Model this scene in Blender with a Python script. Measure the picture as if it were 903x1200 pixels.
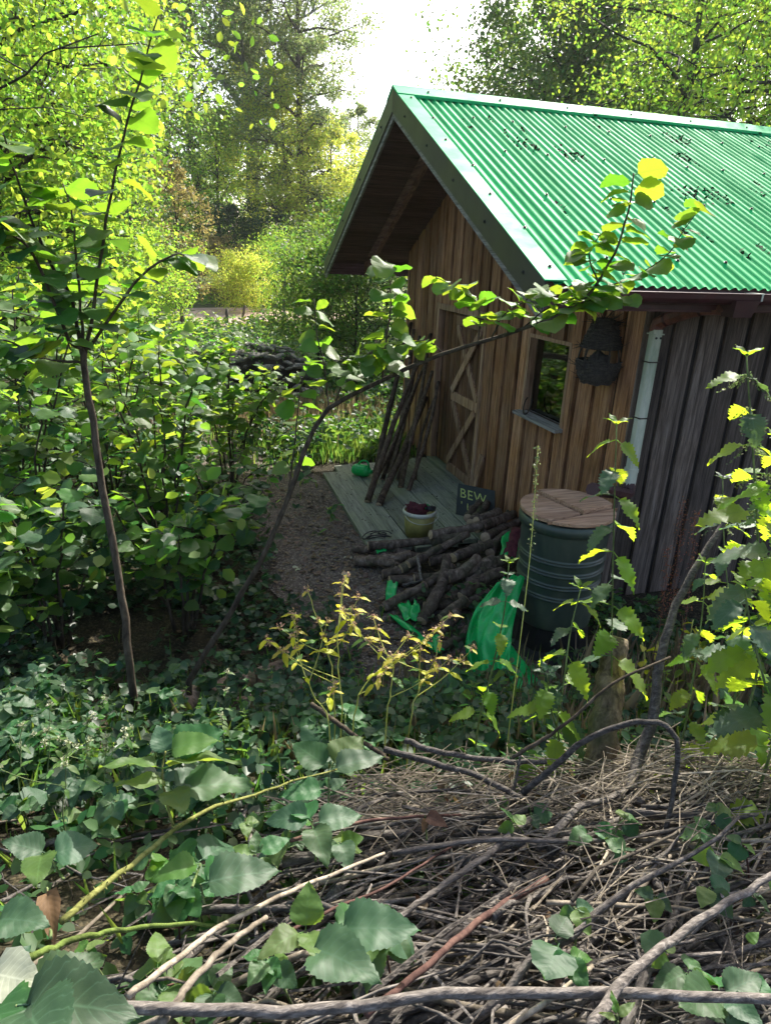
import bpy, math, random
import numpy as np
from mathutils import Vector, Matrix, noise

# ------------------------------------------------------------------ scene, camera, light
for o in list(bpy.data.objects): bpy.data.objects.remove(o)
scn = bpy.context.scene
COL = scn.collection
R = math.radians
CAM = Vector((-3.109, -4.037, 2.508)); YAW, PITCH, ROLL, FPX = 0.301, 0.372, 0.037, 767.8
_f = Vector((math.sin(YAW)*math.cos(PITCH), math.cos(YAW)*math.cos(PITCH), -math.sin(PITCH)))
_r0 = Vector((math.cos(YAW), -math.sin(YAW), 0)); _u0 = _r0.cross(_f)
_r = _r0*math.cos(ROLL) + _u0*math.sin(ROLL); _u = -_r0*math.sin(ROLL) + _u0*math.cos(ROLL)
cam = bpy.data.cameras.new('camera'); camo = bpy.data.objects.new('camera', cam); COL.objects.link(camo)
camo.matrix_world = Matrix(((_r.x, _u.x, -_f.x, CAM.x), (_r.y, _u.y, -_f.y, CAM.y), (_r.z, _u.z, -_f.z, CAM.z), (0, 0, 0, 1)))
cam.sensor_fit = 'VERTICAL'; cam.sensor_height = 36; cam.lens = 36*FPX/1200; cam.clip_end = 2000; cam.clip_start = .02
scn.camera = camo

SUN_DIR = Vector((0.66, 0.75, 0)).normalized(); SUN_EL = R(42)
world = bpy.data.worlds.new('World'); scn.world = world; world.use_nodes = True
nt = world.node_tree; nt.nodes.clear()
sky = nt.nodes.new('ShaderNodeTexSky'); sky.sky_type = 'NISHITA'; sky.sun_disc = False
sky.sun_elevation = SUN_EL; sky.sun_rotation = math.atan2(SUN_DIR.x, SUN_DIR.y)
sky.air_density = .8; sky.dust_density = 3.5; sky.ozone_density = .3
bg = nt.nodes.new('ShaderNodeBackground'); bg.inputs[1].default_value = 0.15
wo = nt.nodes.new('ShaderNodeOutputWorld')
nt.links.new(sky.outputs[0], bg.inputs[0]); nt.links.new(bg.outputs[0], wo.inputs[0])
sl = bpy.data.lights.new('sun', 'SUN'); sl.energy = 4.6; sl.angle = R(.55); sl.color = (1, .95, .86)
so = bpy.data.objects.new('sun', sl); COL.objects.link(so)
sv = Vector((SUN_DIR.x*math.cos(SUN_EL), SUN_DIR.y*math.cos(SUN_EL), math.sin(SUN_EL)))
so.rotation_euler = sv.to_track_quat('Z', 'Y').to_euler(); so.location = (10, 15, 20)
scn.view_settings.view_transform = 'Standard'; scn.view_settings.look = 'None'
scn.view_settings.gamma = 1; scn.view_settings.exposure = 1.24
scn.render.engine = 'CYCLES'
scn.cycles.use_denoising = True; scn.cycles.use_adaptive_sampling = True; scn.cycles.adaptive_threshold = .02
scn.cycles.max_bounces = 5; scn.cycles.transparent_max_bounces = 4
scn.cycles.diffuse_bounces = 3; scn.cycles.glossy_bounces = 2; scn.cycles.transmission_bounces = 4
scn.cycles.caustics_reflective = False; scn.cycles.caustics_refractive = False

rnd = random.Random(7)
NP = np.random.default_rng(11)

# ------------------------------------------------------------------ pixel -> place
def ray(px, py):
    return _r*((px-451.5)/FPX) - _u*((py-600)/FPX) + _f
def P(px, py, d): return CAM + ray(px, py)*d
def G(px, py, z=0.0):
    d = ray(px, py); return CAM + d*((z-CAM.z)/d.z)
def onx(px, py, x=0.0):
    d = ray(px, py); return CAM + d*((x-CAM.x)/d.x)
FH = Vector((_f.x, _f.y, 0)).normalized(); RH = Vector((FH.y, -FH.x, 0))
def sl_of(x, y):
    v = Vector((x-CAM.x, y-CAM.y, 0)); return v.dot(FH), v.dot(RH)

def smooth(a, b, t):
    t = min(1, max(0, (t-a)/(b-a))); return t*t*(3-2*t)
def gz(x, y):
    """height of the ground: a bank falling from the camera down to the level yard of the shed"""
    s, l = sl_of(x, y)
    if s < .5: z = 1.02
    elif s < 3.7: z = 1.02 - 1.09*((s-.5)/3.2)**.92
    else: z = -.07
    if s > 2.5: z = z*(1-smooth(2.5, 4.2, s)) + -.07*smooth(2.5, 4.2, s)
    z += .03*noise.noise(Vector((x*.9, y*.9, 3))) + .012*noise.noise(Vector((x*3.1, y*3.1, 5)))
    if s > 14: z += .9*smooth(30, 60, s)
    if l < -2.2: z += .35*smooth(2.2, 6, -l)*smooth(14, 6, s) if s < 14 else 0
    if -2.2 < x < 8 and -.3 < y < 7.5: z = min(z, -.06)
    return z
def onground(px, py, lift=0.0):
    """where the ray of a pixel meets the ground"""
    d = ray(px, py); t = .3
    while t < 90:
        p = CAM + d*t
        if p.z < gz(p.x, p.y)+lift: break
        t *= 1.01
    return CAM + d*t

# ------------------------------------------------------------------ materials
MATS = {}
def newmat(name):
    m = bpy.data.materials.new(name); m.use_nodes = True; m.node_tree.nodes.clear(); MATS[name] = m
    return m, m.node_tree
class N:
    def __init__(s, nt): s.nt = nt
    def __call__(s, typ, ins=None, **kw):
        n = s.nt.nodes.new(typ)
        for k, v in kw.items(): setattr(n, k, v)
        for k, v in (ins or {}).items():
            sock = n.inputs[k]
            if isinstance(v, bpy.types.NodeSocket): s.nt.links.new(v, sock)
            else: sock.default_value = v
        return n
    def math(s, op, a, b=0.0, c=0.0, clamp=False):
        n = s('ShaderNodeMath', {0: a, 1: b, 2: c}, operation=op); n.use_clamp = clamp; return n.outputs[0]
    def ramp(s, fac, stops):
        n = s('ShaderNodeValToRGB', {0: fac}); e = n.color_ramp.elements
        while len(e) < len(stops): e.new(.5)
        for i, (p, c) in enumerate(stops): e[i].position = p; e[i].color = (*c, 1)
        return n.outputs[0]
    def mix(s, fac, a, b, mode='MIX'):
        n = s('ShaderNodeMix', data_type='RGBA', blend_type=mode)
        for k, v in ((0, fac), (6, a), (7, b)):
            if isinstance(v, bpy.types.NodeSocket): s.nt.links.new(v, n.inputs[k])
            else: n.inputs[k].default_value = (*v, 1) if isinstance(v, tuple) and len(v) == 3 else v
        return n.outputs[2]
def c3(*c): return tuple(c)

def leaf_mat(name, base, back, var=.25, trans=.42, rough=.5, veins=True, island=True, hue=.03, spec=.34, nveins=9.0):
    """leaf: glossy upper side, light shining through"""
    m, t = newmat(name); n = N(t)
    geo = n('ShaderNodeNewGeometry'); oi = n('ShaderNodeObjectInfo')
    rv = n.math('FRACT', n.math('ADD', geo.outputs['Random Per Island'], oi.outputs['Random']))
    rv2 = n.math('FRACT', n.math('MULTIPLY', rv, 7.31))
    hs = n('ShaderNodeHueSaturation', {'Color': (*base, 1), 'Hue': n.math('MULTIPLY_ADD', rv2, 2*hue, .5-hue),
             'Value': n.math('MULTIPLY_ADD', rv, 2*var, 1-var), 'Saturation': n.math('MULTIPLY_ADD', rv2, .25, .88)})
    hb = n('ShaderNodeHueSaturation', {'Color': (*back, 1), 'Hue': n.math('MULTIPLY_ADD', rv2, 2*hue, .5-hue),
             'Value': n.math('MULTIPLY_ADD', rv, 2*var, 1-var)})
    col, tcol = hs.outputs[0], hb.outputs[0]
    nrm = None
    if veins:
        uv = n('ShaderNodeUVMap'); sp = n('ShaderNodeSeparateXYZ', {0: uv.outputs[0]})
        au = n.math('ABSOLUTE', sp.outputs[0])
        ph = n.math('SUBTRACT', n.math('MULTIPLY', sp.outputs[1], nveins), n.math('MULTIPLY', au, 2.2))
        tri = n.math('ABSOLUTE', n.math('SUBTRACT', n.math('FRACT', ph), .5))       # 0 at vein
        lat = n.math('SUBTRACT', 1.0, n.math('MULTIPLY', tri, 13.0), clamp=True)
        mid = n.math('SUBTRACT', 1.0, n.math('MULTIPLY', au, 14.0), clamp=True)
        vein = n.math('MAXIMUM', lat, mid, clamp=True)
        nz = n('ShaderNodeTexNoise', {'Vector': uv.outputs[0], 'Scale': 5.0, 'Detail': 4.0})
        col = n.mix(n.math('MULTIPLY', vein, .5), col, tuple(min(1, b*2.0+.03) for b in base))
        tcol = n.mix(n.math('MULTIPLY', vein, .45), tcol, tuple(b*.55 for b in back))
        col = n.mix(n.math('MULTIPLY', n.math('SUBTRACT', nz.outputs[0], .35, clamp=True), .9), col, tuple(b*.55 for b in base))
        bp = n('ShaderNodeBump', {'Height': n.math('ADD', n.math('MULTIPLY', tri, 1.0), n.math('MULTIPLY', nz.outputs[0], .4)), 'Strength': .12, 'Distance': .003})
        nrm = bp.outputs[0]
    pr = n('ShaderNodeBsdfPrincipled', {'Base Color': col, 'Roughness': rough, 'Specular IOR Level': spec})
    tr = n('ShaderNodeBsdfTranslucent', {'Color': tcol})
    if nrm is not None: t.links.new(nrm, pr.inputs['Normal'])
    mx = n('ShaderNodeMixShader', {0: trans, 1: pr.outputs[0], 2: tr.outputs[0]})
    o = n('ShaderNodeOutputMaterial', {0: mx.outputs[0]})
    return m

def wood_mat(name, c_dark, c_mid, c_light, axis='z', rough=.8, fine=1.0, green=None, bump=.5, varo=.35):
    m, t = newmat(name); n = N(t)
    tc = n('ShaderNodeTexCoord'); oi = n('ShaderNodeObjectInfo')
    off = n('ShaderNodeVectorMath', {0: oi.outputs['Random'], 1: (37., 53., 71.)}, operation='MULTIPLY')
    v = n('ShaderNodeVectorMath', {0: tc.outputs['Object'], 1: off.outputs[0]}, operation='ADD')
    st = {'x': (1.2, 26, 26), 'y': (26, 1.2, 26), 'z': (26, 26, 1.2)}[axis]
    mp = n('ShaderNodeMapping', {'Vector': v.outputs[0], 'Scale': tuple(a*fine for a in st)})
    g1 = n('ShaderNodeTexNoise', {'Vector': mp.outputs[0], 'Scale': 1.0, 'Detail': 5.0, 'Roughness': .68, 'Distortion': .9})
    g2 = n('ShaderNodeTexNoise', {'Vector': mp.outputs[0], 'Scale': 5.0, 'Detail': 4.0, 'Roughness': .6})
    g3 = n('ShaderNodeTexNoise', {'Vector': v.outputs[0], 'Scale': 2.3, 'Detail': 5.0, 'Roughness': .6})
    kn = n('ShaderNodeTexVoronoi', {'Vector': n('ShaderNodeMapping', {'Vector': v.outputs[0], 'Scale': {'x': (1.5, 7, 7), 'y': (7, 1.5, 7), 'z': (7, 7, 1.5)}[axis]}).outputs[0], 'Scale': 1.0})
    knot = n.math('SUBTRACT', 1.0, n.math('MULTIPLY', kn.outputs['Distance'], 5.5), clamp=True)
    col = n.ramp(g1.outputs[0], [(.30, c_dark), (.52, c_mid), (.74, c_light)])
    col = n.mix(n.math('MULTIPLY', n.math('SUBTRACT', g2.outputs[0], .48, clamp=True), 3.2, clamp=True), col, tuple(a*.35 for a in c_dark))
    col = n.mix(n.math('MULTIPLY', knot, .75), col, tuple(a*.5 for a in c_dark))
    if green: col = n.mix(n.math('MULTIPLY', n.math('SUBTRACT', g3.outputs[0], .38, clamp=True), 2.6, clamp=True), col, green)
    col = n('ShaderNodeHueSaturation', {'Color': col, 'Value': n.math('MULTIPLY_ADD', oi.outputs['Random'], 2*varo, 1-varo), 'Saturation': n.math('MULTIPLY_ADD', g3.outputs[0], .5, .72)}).outputs[0]
    col = n.mix(n.math('MULTIPLY', n.math('SUBTRACT', g3.outputs[0], .55, clamp=True), 2.5, clamp=True), col, tuple(a*.6 for a in c_mid))
    h = n.math('ADD', g1.outputs[0], n.math('MULTIPLY', g2.outputs[0], .6))
    bp = n('ShaderNodeBump', {'Height': h, 'Strength': bump, 'Distance': .006})
    pr = n('ShaderNodeBsdfPrincipled', {'Base Color': col, 'Roughness': rough, 'Normal': bp.outputs[0], 'Specular IOR Level': .25})
    n('ShaderNodeOutputMaterial', {0: pr.outputs[0]})
    return m

def bark_mat(name, c1, c2, c3_, scale=18.0, rough=.9, bump=.8, stretch=(1, 1, .35), moss=None, varo=.3):
    m, t = newmat(name); n = N(t)
    tc = n('ShaderNodeTexCoord'); oi = n('ShaderNodeObjectInfo'); ge = n('ShaderNodeNewGeometry')
    rv = n.math('FRACT', n.math('ADD', oi.outputs['Random'], ge.outputs['Random Per Island']))
    off = n('ShaderNodeVectorMath', {0: oi.outputs['Random'], 1: (31., 17., 59.)}, operation='MULTIPLY')
    v = n('ShaderNodeVectorMath', {0: tc.outputs['Object'], 1: off.outputs[0]}, operation='ADD')
    mp = n('ShaderNodeMapping', {'Vector': v.outputs[0], 'Scale': tuple(scale*a for a in stretch)})
    a = n('ShaderNodeTexNoise', {'Vector': mp.outputs[0], 'Scale': 1.0, 'Detail': 5.0, 'Roughness': .7, 'Distortion': .6})
    b = n('ShaderNodeTexVoronoi', {'Vector': mp.outputs[0], 'Scale': 2.2})
    g3 = n('ShaderNodeTexNoise', {'Vector': v.outputs[0], 'Scale': 4.0, 'Detail': 4.0})
    col = n.ramp(a.outputs[0], [(.32, c1), (.52, c2), (.72, c3_)])
    if moss: col = n.mix(n.math('MULTIPLY', n.math('SUBTRACT', g3.outputs[0], .5, clamp=True), 4.0, clamp=True), col, moss)
    col = n('ShaderNodeHueSaturation', {'Color': col, 'Value': n.math('MULTIPLY_ADD', rv, 2*varo, 1-varo)}).outputs[0]
    h = n.math('ADD', a.outputs[0], n.math('MULTIPLY', b.outputs['Distance'], .5))
    bp = n('ShaderNodeBump', {'Height': h, 'Strength': bump, 'Distance': .008})
    pr = n('ShaderNodeBsdfPrincipled', {'Base Color': col, 'Roughness': rough, 'Normal': bp.outputs[0], 'Specular IOR Level': .2})
    n('ShaderNodeOutputMaterial', {0: pr.outputs[0]})
    return m

def plain_mat(name, col, rough=.5, metal=0.0, dirt=None, dscale=6.0, damt=.5, spec=.5, bump=.1, bscale=40.0, stretch=(1, 1, 1), trans=None):
    m, t = newmat(name); n = N(t)
    tc = n('ShaderNodeTexCoord')
    mp = n('ShaderNodeMapping', {'Vector': tc.outputs['Object'], 'Scale': stretch})
    a = n('ShaderNodeTexNoise', {'Vector': mp.outputs[0], 'Scale': dscale, 'Detail': 5.0, 'Roughness': .65})
    b = n('ShaderNodeTexNoise', {'Vector': mp.outputs[0], 'Scale': bscale, 'Detail': 4.0})
    dirt = dirt or tuple(c*.45 for c in col)
    f = n.math('MULTIPLY', n.math('MULTIPLY', n.math('SUBTRACT', a.outputs[0], .42, clamp=True), 4.0, clamp=True), damt)
    cc = n.mix(f, tuple(col), tuple(dirt))
    bp = n('ShaderNodeBump', {'Height': n.math('ADD', a.outputs[0], n.math('MULTIPLY', b.outputs[0], .4)), 'Strength': bump, 'Distance': .01})
    pr = n('ShaderNodeBsdfPrincipled', {'Base Color': cc, 'Roughness': n.math('MULTIPLY_ADD', f, .25, rough), 'Metallic': metal, 'Normal': bp.outputs[0], 'Specular IOR Level': spec})
    out = pr.outputs[0]
    if trans:
        tr = n('ShaderNodeBsdfTranslucent', {'Color': (*trans, 1)})
        out = n('ShaderNodeMixShader', {0: .35, 1: out, 2: tr.outputs[0]}).outputs[0]
    n('ShaderNodeOutputMaterial', {0: out})
    return m

# wood
wood_mat('wood_gable', (.10, .042, .018), (.36, .17, .075), (.58, .32, .16), 'z', varo=.42)
wood_mat('wood_gable_back', (.02, .012, .007), (.055, .032, .018), (.09, .055, .032), 'z')
wood_mat('wood_side', (.045, .032, .024), (.14, .105, .082), (.27, .215, .175), 'z', varo=.35)
wood_mat('wood_side_back', (.012, .009, .008), (.03, .024, .02), (.05, .04, .034), 'z')
wood_mat('wood_door', (.06, .026, .012), (.19, .09, .042), (.33, .18, .09), 'z')
wood_mat('wood_brace', (.13, .065, .033), (.38, .22, .125), (.56, .37, .23), 'z', fine=.8)
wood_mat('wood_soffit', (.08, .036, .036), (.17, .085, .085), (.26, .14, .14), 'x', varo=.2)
wood_mat('wood_rafter', (.10, .045, .04), (.24, .12, .10), (.36, .2, .17), 'y')
wood_mat('wood_grey', (.13, .115, .1), (.27, .25, .22), (.42, .39, .35), 'y')
wood_mat('wood_deck', (.09, .095, .07), (.24, .26, .195), (.42, .43, .35), 'y', green=(.26, .29, .19), varo=.25)
wood_mat('wood_lid', (.22, .10, .05), (.52, .31, .18), (.68, .45, .30), 'x', varo=.12, fine=.8)
wood_mat('wood_fence', (.05, .04, .03), (.12, .095, .075), (.2, .165, .13), 'z')
bark_mat('bark_log', (.034, .024, .018), (.125, .093, .07), (.27, .22, .175), 22, moss=(.045, .055, .025))
bark_mat('bark_pole', (.035, .022, .014), (.1, .068, .045), (.2, .15, .105), 20)
bark_mat('bark_stick', (.036, .031, .027), (.112, .099, .087), (.25, .225, .197), 80, varo=.5, bump=.5, stretch=(.35, 1, 1))
bark_mat('bark_hazel', (.025, .019, .013), (.065, .05, .034), (.13, .105, .075), 30, bump=.35)
bark_mat('bark_trunk', (.02, .016, .012), (.06, .048, .037), (.13, .11, .09), 6)
bark_mat('bark_pale', (.1, .1, .085), (.22, .22, .19), (.36, .36, .32), 3)
bark_mat('bark_post', (.035, .025, .018), (.11, .082, .058), (.22, .17, .125), 40, moss=(.05, .06, .03))
bark_mat('stem_dead', (.085, .07, .052), (.22, .185, .138), (.40, .345, .27), 30, bump=.2, varo=.6)
bark_mat('stem_moss', (.06, .08, .02), (.14, .2, .04), (.24, .32, .08), 25)
bark_mat('stem_cane', (.10, .10, .03), (.25, .26, .07), (.42, .42, .16), 40, bump=.2)
bark_mat('stem_green', (.05, .07, .025), (.12, .16, .06), (.22, .27, .11), 20, bump=.15)
bark_mat('stem_pale', (.3, .31, .06), (.5, .52, .12), (.62, .62, .22), 20, bump=.1)
bark_mat('stem_red', (.035, .018, .015), (.085, .045, .036), (.17, .10, .075), 25, bump=.2)
plain_mat('cut_wood', (.5, .37, .23), .8, dirt=(.24, .16, .09), dscale=14, damt=.8)
# sheet metal and plastics
plain_mat('roof_green', (.003, .44, .12), .55, dirt=(.012, .24, .07), dscale=1.3, damt=.75, bump=.02, spec=.06, stretch=(5, .6, .6))
plain_mat('trim_green', (.03, .48, .17), .55, dirt=(.03, .36, .12), dscale=3.0, damt=.6, bump=.04, spec=.06)
plain_mat('metal_brown', (.035, .03, .025), .45, metal=.0, dirt=(.06, .052, .04), dscale=2.5, damt=.7, bump=.06)
plain_mat('metal_brown_lit', (.10, .095, .065), .45, metal=.0, dirt=(.09, .085, .06), dscale=3, damt=.5, bump=.05)  # same metal as the brown fascia, its lighter lit tone painted in
plain_mat('screw_dark', (.012, .014, .012), .5)
plain_mat('gutter_maroon', (.06, .014, .016), .42, dirt=(.03, .014, .012), dscale=5, damt=.7)
plain_mat('pipe_brown', (.19, .06, .035), .5, dirt=(.05, .028, .02), dscale=18, damt=.8)
plain_mat('pipe_white', (.55, .56, .44), .55, dirt=(.16, .24, .14), dscale=7, damt=.85, stretch=(1, 1, .25))
plain_mat('barrel_green', (.030, .046, .036), .4, dirt=(.11, .13, .085), dscale=5, damt=.45, stretch=(1, 1, .4))
plain_mat('plastic_black', (.012, .012, .013), .45)
plain_mat('bucket_yellow', (.42, .36, .10), .45, dirt=(.17, .15, .06), dscale=7, damt=.75)
plain_mat('bucket_rim', (.58, .57, .47), .45, dirt=(.3, .3, .2), dscale=10, damt=.6)
plain_mat('cloth_maroon', (.10, .014, .022), .85, dirt=(.03, .006, .008), dscale=30, damt=.8, bump=.5)
plain_mat('tarp_green', (.015, .58, .13), .24, dirt=(.01, .36, .09), dscale=9, damt=.5, bump=.25, trans=(.02, .5, .12))
plain_mat('slate_dark', (.025, .032, .03), .7, dirt=(.06, .07, .06), dscale=14, damt=.5)
plain_mat('chalk_paint', (.6, .68, .2), .9, dirt=(.12, .15, .05), dscale=60, damt=.6)
plain_mat('basket_dark', (.034, .028, .024), .9, dirt=(.11, .095, .075), dscale=45, damt=.7, bump=.8)
plain_mat('iron_dark', (.06, .045, .035), .55, metal=.6)
plain_mat('bottle_glass', (.30, .34, .27), .25, dirt=(.14, .16, .11), dscale=16)
plain_mat('cork', (.4, .22, .1), .8)
plain_mat('stone_grey', (.2, .19, .16), .9, dirt=(.035, .042, .022), dscale=5, damt=.9, bump=.7, bscale=18)
plain_mat('earth_dark', (.025, .02, .015), .95, dirt=(.05, .05, .02), dscale=6, damt=.6, bump=.8)
plain_mat('litter_dark', (.022, .017, .01), .9, dirt=(.06, .04, .02), dscale=30, damt=.8)
plain_mat('interior_dark', (.03, .022, .016), .9)
# glass
m, t = newmat('window_glass'); n = N(t)
gl = n('ShaderNodeBsdfGlossy', {'Color': (.85, .9, .88, 1), 'Roughness': .03}); tp = n('ShaderNodeBsdfTransparent', {'Color': (.55, .6, .56, 1)})
fr = n('ShaderNodeFresnel', {'IOR': 1.6})
n('ShaderNodeOutputMaterial', {0: n('ShaderNodeMixShader', {0: n.math('ADD', fr.outputs[0], .06, clamp=True), 1: tp.outputs[0], 2: gl.outputs[0]}).outputs[0]})

# ground materials
def soil(name, c1, c2, c3_, chips, sc=1.0):
    m, t = newmat(name); n = N(t)
    tc = n('ShaderNodeTexCoord'); v = tc.outputs['Object']
    a = n('ShaderNodeTexNoise', {'Vector': v, 'Scale': 3.0*sc, 'Detail': 5.0, 'Roughness': .7})
    b = n('ShaderNodeTexVoronoi', {'Vector': v, 'Scale': 34.0*sc, 'Randomness': 1.0})
    b2 = n('ShaderNodeTexVoronoi', {'Vector': v, 'Scale': 75.0*sc})
    col = n.ramp(a.outputs[0], [(.3, c1), (.5, c2), (.72, c3_)])
    sel = n.math('GREATER_THAN', n('ShaderNodeSeparateColor', {0: b.outputs['Color']}).outputs[0], .72)
    col = n.mix(n.math('MULTIPLY', sel, n.math('SUBTRACT', 1.0, n.math('MULTIPLY', b.outputs['Distance'], 1.7), clamp=True)), col, chips)
    sel2 = n.math('GREATER_THAN', n('ShaderNodeSeparateColor', {0: b2.outputs['Color']}).outputs[1], .8)
    col = n.mix(n.math('MULTIPLY', sel2, .7), col, tuple(c*1.2 for c in chips))
    h = n.math('ADD', n.math('MULTIPLY', b.outputs['Distance'], -.6), n.math('MULTIPLY', b2.outputs['Distance'], -.4))
    bp = n('ShaderNodeBump', {'Height': n.math('ADD', h, a.outputs[0]), 'Strength': .9, 'Distance': .02})
    pr = n('ShaderNodeBsdfPrincipled', {'Base Color': col, 'Roughness': .95, 'Normal': bp.outputs[0], 'Specular IOR Level': .15})
    n('ShaderNodeOutputMaterial', {0: pr.outputs[0]})
soil('soil_wood', (.012, .010, .007), (.03, .026, .016), (.055, .05, .028), (.075, .06, .035))
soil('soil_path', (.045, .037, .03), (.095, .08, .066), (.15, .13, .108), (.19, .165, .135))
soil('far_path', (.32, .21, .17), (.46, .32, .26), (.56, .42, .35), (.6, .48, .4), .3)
soil('meadow', (.05, .07, .02), (.09, .12, .035), (.14, .17, .06), (.16, .15, .08), .4)

# leaves
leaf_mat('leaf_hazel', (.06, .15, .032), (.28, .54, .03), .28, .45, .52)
leaf_mat('leaf_hazel_sun', (.075, .16, .032), (.36, .55, .035), .22, .5, .52)  # brighter hazel leaf: sunlight painted into its colours
leaf_mat('leaf_hazel_dark', (.026, .072, .028), (.13, .32, .03), .3, .32, .52)  # darker hazel leaf: shade painted into its colours
leaf_mat('leaf_nettle', (.085, .17, .03), (.5, .72, .03), .2, .6, .5, hue=.02, nveins=7)
leaf_mat('leaf_nettle_dull', (.055, .105, .06), (.16, .3, .06), .22, .35, .5, hue=.02, nveins=7)
leaf_mat('leaf_bramble', (.042, .11, .036), (.17, .38, .03), .26, .36, .52, nveins=8)
leaf_mat('leaf_bramble_light', (.085, .17, .04), (.34, .52, .05), .2, .45, .52, nveins=8)
leaf_mat('leaf_bramble_grey', (.04, .092, .043), (.15, .32, .05), .2, .28, .52, nveins=8)
leaf_mat('leaf_yellow', (.46, .44, .03), (.75, .72, .04), .25, .45, .5)
leaf_mat('leaf_brown', (.13, .075, .035), (.28, .15, .05), .35, .3, .7)
leaf_mat('leaf_pale', (.34, .36, .26), (.3, .35, .2), .15, .25, .5)
def crown_mat(name, base, back, var=.35, trans=.45, hue=.035, rough=.5):
    leaf_mat(name, base, back, var, trans, rough, veins=False, hue=hue, spec=.35)
crown_mat('crown_yellow', (.18, .26, .035), (.8, .88, .12), trans=.55)
crown_mat('crown_bright', (.095, .19, .028), (.42, .66, .06), trans=.5)
crown_mat('crown_mid', (.055, .11, .032), (.22, .38, .05))
crown_mat('crown_dark', (.03, .068, .03), (.08, .19, .04), trans=.35)
crown_mat('crown_grey', (.085, .135, .06), (.34, .44, .13), trans=.5)
crown_mat('crown_rust', (.15, .135, .05), (.38, .33, .1), hue=.03)
crown_mat('cover_shaded', (.026, .066, .027), (.09, .22, .035), trans=.35, rough=.42)  # cover leaves with colours darkened to stand in for shade
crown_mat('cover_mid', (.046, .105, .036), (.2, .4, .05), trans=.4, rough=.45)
crown_mat('grass_green', (.08, .15, .035), (.25, .42, .06), hue=.04)
crown_mat('grass_dry', (.30, .24, .14), (.38, .30, .16), trans=.25, hue=.02)
crown_mat('litter_leaf', (.10, .066, .038), (.18, .11, .05), trans=.2, hue=.03)
crown_mat('flower_dry', (.42, .28, .17), (.5, .33, .2), trans=.3, hue=.03)
crown_mat('seed_green', (.12, .16, .07), (.25, .32, .12), trans=.3)
crown_mat('seed_pale', (.42, .44, .28), (.5, .52, .3), trans=.3)
crown_mat('seed_rust', (.19, .07, .03), (.3, .1, .04), trans=.25, hue=.03)
M = MATS

# ------------------------------------------------------------------ mesh builder
class MB:
    def __init__(s): s.v = []; s.f = []; s.uv = None
    def box(s, lo, hi, M4=None):
        b = len(s.v)
        for z in (lo[2], hi[2]):
            for x, y in ((lo[0], lo[1]), (hi[0], lo[1]), (hi[0], hi[1]), (lo[0], hi[1])):
                p = Vector((x, y, z)); s.v.append(M4 @ p if M4 else p)
        for q in ((3, 2, 1, 0), (4, 5, 6, 7), (0, 1, 5, 4), (1, 2, 6, 5), (2, 3, 7, 6), (3, 0, 4, 7)):
            s.f.append(tuple(b+i for i in q))
        return s
    def hexa(s, p):
        """box from 8 corners: 4 bottom ccw, 4 top"""
        b = len(s.v); s.v += [Vector(q) for q in p]
        for q in ((3, 2, 1, 0), (4, 5, 6, 7), (0, 1, 5, 4), (1, 2, 6, 5), (2, 3, 7, 6), (3, 0, 4, 7)):
            s.f.append(tuple(b+i for i in q))
        return s
    def tube(s, pts, rad, n=6, caps=True, jit=0.0, rng=None):
        pts = [Vector(p) for p in pts]
        if not hasattr(rad, '__len__'): rad = [rad]*len(pts)
        b = len(s.v); up = None
        for i, p in enumerate(pts):
            a = pts[max(0, i-1)]; c = pts[min(len(pts)-1, i+1)]
            d = (c-a)
            d = d.normalized() if d.length > 1e-9 else Vector((0, 0, 1))
            if up is None:
                up = d.cross(Vector((.3, .2, 1) if abs(d.z) < .9 else (1, .1, 0))).normalized()
            else:
                up = (up - d*up.dot(d)); up = up.normalized() if up.length > 1e-6 else d.orthogonal().normalized()
            w = d.cross(up)
            for k in range(n):
                an = 2*math.pi*k/n; rr = rad[i]*(1+(rng.uniform(-jit, jit) if jit else 0))
                s.v.append(p + (up*math.cos(an) + w*math.sin(an))*rr)
        for i in range(len(pts)-1):
            for k in range(n):
                a = b+i*n+k; c = b+i*n+(k+1) % n
                s.f.append((a, c, c+n, a+n))
        if caps:
            s.f.append(tuple(b+k for k in reversed(range(n))))
            e = b+(len(pts)-1)*n; s.f.append(tuple(e+k for k in range(n)))
        return s
    def lathe(s, prof, n=32, c=(0, 0, 0), close=False):
        b = len(s.v); c = Vector(c)
        for r, z in prof:
            for k in range(n):
                a = 2*math.pi*k/n; s.v.append(c+Vector((r*math.cos(a), r*math.sin(a), z)))
        for i in range(len(prof)-1):
            for k in range(n):
                a = b+i*n+k; d = b+i*n+(k+1) % n
                s.f.append((a, d, d+n, a+n))
        if close:
            s.f.append(tuple(b+k for k in reversed(range(n))))
            e = b+(len(prof)-1)*n; s.f.append(tuple(e+k for k in range(n)))
        return s
    def prism(s, poly, M4, h):
        """polygon in local xy extruded along local z"""
        b = len(s.v); k = len(poly)
        for z in (0, h):
            for x, y in poly: s.v.append(M4 @ Vector((x, y, z)))
        s.f.append(tuple(b+i for i in reversed(range(k)))); s.f.append(tuple(b+k+i for i in range(k)))
        for i in range(k): s.f.append((b+i, b+(i+1) % k, b+k+(i+1) % k, b+k+i))
        return s
    def mesh(s, name, mat, smooth=False):
        me = bpy.data.meshes.new(name); me.from_pydata([tuple(v) for v in s.v], [], s.f)
        if mat: me.materials.append(M[mat] if isinstance(mat, str) else mat)
        if smooth: me.shade_smooth()
        me.update(); return me

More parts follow.
